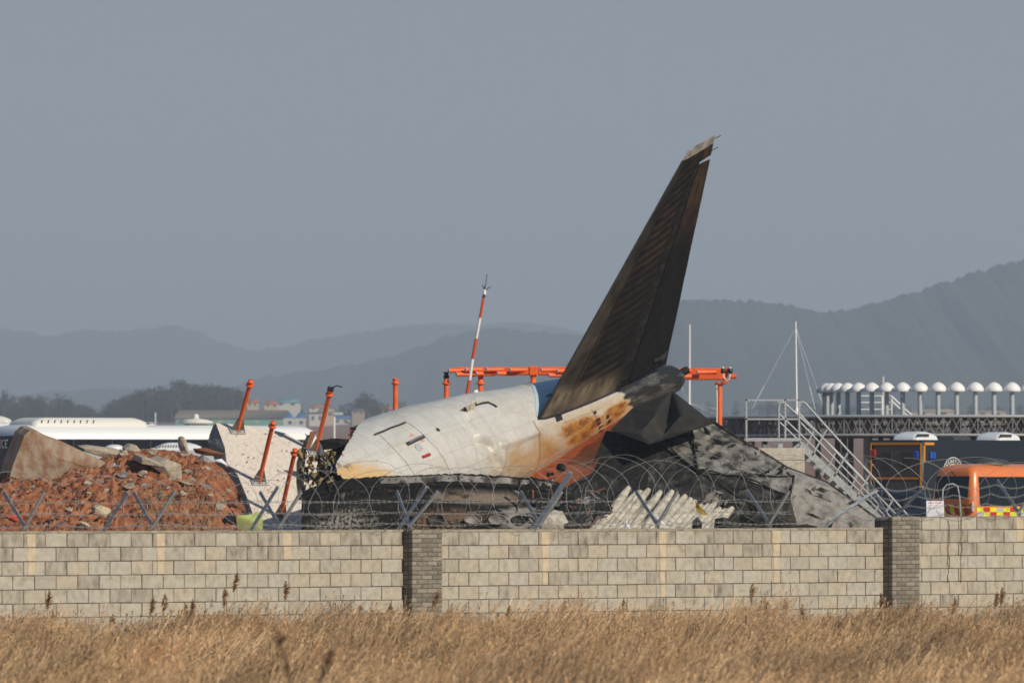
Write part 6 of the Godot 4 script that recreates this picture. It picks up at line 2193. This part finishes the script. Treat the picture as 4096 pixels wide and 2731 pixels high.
func village() -> void:
	var white := plain(0.55, 0.54, 0.51, 0.9)
	var cream := plain(0.50, 0.43, 0.34, 0.9)
	var grey := plain(0.30, 0.30, 0.30, 0.9)
	var blue := plain(0.06, 0.17, 0.36, 0.6)
	var teal := plain(0.12, 0.27, 0.33, 0.7)
	var rust := plain(0.42, 0.15, 0.08, 0.8)
	var slate := plain(0.11, 0.11, 0.12, 0.8)
	var tan := plain(0.33, 0.28, 0.21, 0.9)
	var green := plain(0.17, 0.36, 0.27, 0.7)
	var sp := 1.0 / F
	# long green hall
	var z := 3680.0
	var base := at(925, 1712, z)
	var o := thing("long_hall", "long low hall with a tan roof and green wall beyond the coach", "hall", Vector3(base.x, land(z), base.z))
	var H := at(0, 1674, z).y - land(z)
	var w := 450.0 * sp * z
	var st := S()
	box(st, tr_at(Vector3(0, H * 0.5, -4)), Vector3(w, H, 8))
	build(st, "wall", green, o, false)
	st = S()
	var R := at(0, 1640, z).y - at(0, 1674, z).y
	quad(st, Vector3(-w * 0.5 - 0.6, H, 0.5), Vector3(w * 0.5 + 0.6, H, 0.5), Vector3(w * 0.5, H + R, -4), Vector3(-w * 0.47, H + R, -4))
	quad(st, Vector3(-w * 0.5 - 0.6, H, -8.5), Vector3(w * 0.5 + 0.6, H, -8.5), Vector3(w * 0.5, H + R, -4), Vector3(-w * 0.47, H + R, -4))
	tri(st, Vector3(-w * 0.5 - 0.6, H, 0.5), Vector3(-w * 0.47, H + R, -4), Vector3(-w * 0.5 - 0.6, H, -8.5))
	tri(st, Vector3(w * 0.5 + 0.6, H, 0.5), Vector3(w * 0.5, H + R, -4), Vector3(w * 0.5 + 0.6, H, -8.5))
	build(st, "roof", tan, o, false)
	for k in 6:
		st = S()
		box(st, tr_at(Vector3(-w * 0.42 + k * w * 0.16, H * 0.72, 0.03)), Vector3(1.1, H * 0.22, 0.06))
		build(st, "window", cream, o, false)
	# white house with two blue gables
	for q in [[1155, "left"], [1200, "right"]]:
		var zz := 3520.0
		var b := at(q[0], 1672, zz)
		var oo := thing("house", "white house with a pointed blue roof, %s of the pair beside the long hall" % ("nearer one" if q[1] == "left" else "farther one"), "house", Vector3(b.x, land(zz), b.z), 0.0, "pair of blue-gabled houses")
		var hh := b.y - land(zz)
		var ww := 44.0 * sp * zz
		st = S()
		box(st, tr_at(Vector3(0, hh * 0.5, 0)), Vector3(ww, hh, 5))
		build(st, "wall", white, oo, false)
		st = S()
		var rr := 28.0 * sp * zz
		var pk := Vector3(0, hh + rr, 0)
		var cs := [Vector3(-ww * 0.5, hh, 2.6), Vector3(ww * 0.5, hh, 2.6), Vector3(ww * 0.5, hh, -2.6), Vector3(-ww * 0.5, hh, -2.6)]
		for i in 4: tri(st, cs[i], cs[(i + 1) % 4], pk + Vector3(0, 0, 0))
		build(st, "roof", blue, oo, false)
		st = S()
		box(st, tr_at(Vector3(ww * 0.1, hh - 1.6, 2.52)), Vector3(ww * 0.3, 1.1, 0.06))
		build(st, "window", M.dark_grey, oo, false)
	var far := "hazy village houses beyond the wreck"
	var list := [
		["cream house with a rust roof beside the leaning orange posts", 1010, 1625, 46, 20, 12, cream, rust], ["low house with an orange-brown roof above the long hall", 1085, 1628, 56, 16, 12, cream, rust],
		["wide house with a pale blue arched roof above the village", 1150, 1622, 100, 16, 16, white, teal], ["grey flat house between the blue gables and an orange post", 1265, 1690, 60, 40, 6, white, slate],
		["cream house with a pale roof behind the clamped orange post", 1305, 1665, 70, 22, 14, cream, tan], ["low house with a red roof behind the torn frame", 1265, 1640, 60, 14, 10, white, rust],
		["small white house with a bright blue roof near the tail's front", 1370, 1735, 70, 24, 12, white, blue], ["grey barn with a rounded tan roof by the torn frame", 1310, 1745, 80, 30, 20, tan, tan],
		["white block house beyond the short broken post", 1480, 1715, 60, 30, 6, white, grey], ["long house with a blue roof behind the upright post", 1545, 1670, 110, 14, 14, white, teal],
		["house with a long orange roof behind the upright post", 1530, 1646, 76, 12, 16, cream, rust], ["pale wide house on the rise behind the upright post", 1640, 1652, 60, 18, 10, white, tan],
		["dark roofed house half behind the fuselage", 1625, 1690, 70, 16, 10, grey, slate], ["small tan house under the village trees", 1430, 1655, 50, 16, 10, tan, slate],
		["long cream shed seen between the dome posts", 3735, 1660, 180, 18, 10, cream, tan], ["pale low shed seen between the right-hand dome posts", 3960, 1662, 130, 16, 8, cream, tan],
		["low house with a brown roof seen beyond the stair landing", 2960, 1790, 120, 24, 14, rust, rust], ["red-brown long barn beyond the truck roof", 3920, 1790, 300, 44, 16, rust, rust]]
	var i := 0
	for q in list:
		var zz: float = 3700.0 + (i * 37) % 400
		if q[2] > 1770: zz = 1440.0
		var s: float = sp * zz
		gable_house(q[0], q[1], q[2] + 4, zz, q[3] * s, q[4] * s, q[5] * s, q[6], q[7], far, 6.0, 0.1 * sin(i * 3.0))
		i += 1
	# far lamp post and poles
	for q in [[1336, 1660, 900.0, 4.0, "white street lamp pole far behind the torn frame"], [581, 1600, 1500.0, 2.0, "thin dark utility pole before the wooded rise"], [620, 1650, 900.0, 2.5, "short white pole behind the coach roof"], [3535, 1505, 900.0, 3.0, "thin white pole rising behind the dome ring"], [3472, 1700, 800.0, 4.0, "pale pole left of the black truck"]]:
		var top := at(q[0], q[1], q[2])
		var oo := thing("far_pole", q[4], "pole", Vector3(top.x, land(q[2]), top.z))
		st = S()
		var r: float = q[3] * sp * q[2]
		tube(st, [Vector3.ZERO, Vector3(0, top.y - land(q[2]), 0)], [r * 1.3, r], 6)
		build(st, "pole", M.white_band if q[0] != 581 else M.bark, oo)
		if q[0] == 1336:
			st = S()
			var h: float = top.y - land(q[2])
			body(st, 1.0, 0.5, [[0, 0.02], [0.15, 0], [0.25, 0.1]], 0.1)
			build(st, "lamp_head", M.galv, oo).position = Vector3(0.3, h, 0)

func crown_mesh(sd: int, conifer: bool) -> Mesh:
	var g := RandomNumberGenerator.new()
	g.seed = sd
	var st := S()
	for k in 8:                                                # a few limbs
		var y := g.randf_range(0.3, 0.85)
		var f := g.randf() * TAU
		var d := Vector3(cos(f) * 0.28, 0.14, sin(f) * 0.28) * (1.15 - y)
		st.set_color(Color(0.09, 0.07, 0.055))
		var e := Vector3(0.008, 0.008, 0.008)
		quad(st, Vector3(0, y - 0.12, 0) - e, Vector3(0, y - 0.12, 0) + e, Vector3(0, y - 0.12, 0) + d + e * 0.4, Vector3(0, y - 0.12, 0) + d - e * 0.4)
	var lobes := []
	for k in 11:
		var y := g.randf_range(0.3, 1.0)
		var rr := (1.08 - y) * 0.36 if conifer else sqrt(maxf(0.02, 1.0 - pow((y - 0.66) / 0.42, 2.0))) * 0.32
		var f := g.randf() * TAU
		lobes.append([Vector3(cos(f) * rr * 0.75, y, sin(f) * rr * 0.75), 0.09 + 0.09 * g.randf()])
	for l in lobes:
		for k in 34:
			var d: Vector3 = Vector3(g.randfn(), g.randfn() * 0.7, g.randfn()).normalized() * l[1] * pow(g.randf(), 0.4)
			var p: Vector3 = l[0] + d
			var s := 0.032
			var a := Vector3(g.randfn(), g.randfn(), g.randfn()).normalized() * s
			var b := Vector3(g.randfn(), g.randfn(), g.randfn()).normalized() * s
			var c := g.randf()
			st.set_color(Color(0.028, 0.036, 0.030).lerp(Color(0.065, 0.062, 0.046), c))
			tri(st, p - a, p + a, p + b)
	st.set_color(Color(0.09, 0.07, 0.055))
	tube(st, [Vector3.ZERO, Vector3(0.01, 0.5, 0), Vector3(0, 0.92, 0)], [0.022, 0.015, 0.004], 5)
	st.generate_normals()
	return st.commit()

func woods() -> void:
	var kinds := []
	for k in 5: kinds.append(crown_mesh(300 + k, k < 2))
	var place := func(label: String, called: String, z0: float, z1: float, line: Array, n: int, hmin: float, hmax: float) -> void:
		var b := [[], [], [], [], []]
		for i in n:
			var px := rng.randf_range(line[0][0], line[-1][0])
			var py := 0.0
			for j in line.size() - 1:
				if px >= line[j][0]: py = lerpf(line[j][1], line[j + 1][1], clampf((px - line[j][0]) / (line[j + 1][0] - line[j][0]), 0, 1))
			var z := rng.randf_range(z0, z1)
			var h := rng.randf_range(hmin, hmax)
			var top := at(px, py + rng.randf_range(-4, 10) + pow(rng.randf(), 2.0) * 70.0, z)
			var g := maxf(land(z) - 0.5, top.y - h)
			if top.y - g < 2.5: continue
			h = top.y - g
			var wdt := maxf(h, hmin * 0.8) * rng.randf_range(0.75, 1.25)
			var t := rng.randf_range(0.75, 1.3)
			b[rng.randi() % 5].append([Transform3D(Basis(Vector3.UP, rng.randf() * TAU).scaled(Vector3(wdt, h, wdt)), Vector3(top.x, g, top.z)), Color(t, t * rng.randf_range(0.85, 1.0), t * rng.randf_range(0.75, 1.0))])
		for k in 5:
			var mm := MultiMesh.new()
			mm.transform_format = MultiMesh.TRANSFORM_3D
			mm.use_colors = true
			mm.mesh = kinds[k]
			mm.instance_count = b[k].size()
			for i in b[k].size():
				mm.set_instance_transform(i, b[k][i][0])
				mm.set_instance_color(i, b[k][i][1])
			var o := MultiMeshInstance3D.new()
			o.multimesh = mm
			o.material_override = M.leaf
			o.name = numbered(called)
			add_child(o)
			tag(o, label, "wood", label, "stuff")
	# low rises under the woods
	ridge("wooded_rise", 4260, [[-500, 1668], [-100, 1640], [40, 1625], [200, 1640], [330, 1668], [440, 1640], [560, 1598], [650, 1575], [730, 1566], [830, 1575], [930, 1600], [1020, 1650], [1120, 1690]], 100, 41)
	place.call("hazy wood of bare trees and pines left of the utility pole", "far_wood", 4100, 4190, [[-200, 1600], [0, 1572], [60, 1582], [140, 1585], [230, 1590], [300, 1605], [360, 1632], [440, 1640]], 150, 13, 20)
	place.call("hazy dark wood on the rise behind the long hall", "far_wood", 4100, 4230, [[420, 1620], [480, 1590], [560, 1560], [640, 1545], [720, 1528], [800, 1540], [880, 1545], [950, 1560], [1010, 1620]], 190, 13, 20)
	place.call("hazy tree clump among the village roofs", "far_wood", 3900, 4100, [[1380, 1625], [1430, 1590], [1465, 1575], [1500, 1595], [1560, 1600], [1620, 1600], [1660, 1640]], 46, 11, 17)
	place.call("faint line of trees along the foot of the far hills", "far_wood", 4250, 4950, [[-300, 1640], [900, 1640], [1200, 1615], [1700, 1625], [2200, 1640], [2700, 1612], [3000, 1606], [3400, 1615], [3700, 1622], [4096, 1615], [4500, 1610]], 420, 11, 19)
	# a few trees one can tell apart
	for q in [[1470, 1573, 3880.0, 85, "tall loose tree standing over the village roofs"], [715, 1526, 4090.0, 100, "tallest spreading pine on the wooded rise"], [870, 1545, 4100.0, 80, "bushy pine at the wooded rise's shoulder"], [240, 1575, 4080.0, 70, "rounded dark tree at the low wood's end"], [14, 1562, 4080.0, 90, "tall dark conifer at the low wood's far end"]]:
		var top := at(q[0], q[1], q[2])
		var g: float = top.y - q[3] / F * q[2]
		g = minf(g, land(q[2]) + 4.0)
		var h := top.y - g
		var o := thing("far_tree", q[4], "tree", Vector3(top.x, g, top.z), 0.0, "hazy single trees")
		var m := put(kinds[2 if q[0] != 14 else 0], "crown", M.leaf, o, Transform3D(Basis().scaled(Vector3(h * 1.1, h, h * 1.1)), Vector3.ZERO))
		var st := S()
		tube(st, [Vector3(0, -2, 0), Vector3(0, h * 0.6, 0)], [h * 0.03, h * 0.015], 6)
		build(st, "trunk", M.bark, o)

func _ready() -> void:
	rng.seed = 20241
	nz.seed = 7
	nz.frequency = 0.035
	nz.fractal_octaves = 4
	stage_light()
	make_materials()
	terrain()
	wall()
	fence()
	mound_slab()
	soil()
	rubble()
	tail_section()
	burnt_shell()
	panels()
	antenna_row()
	masts()
	dome_ring()
	steel_stair()
	buses()
	ops_truck()
	orange_van()
	dark_car()
	village()
	woods()
	grass()
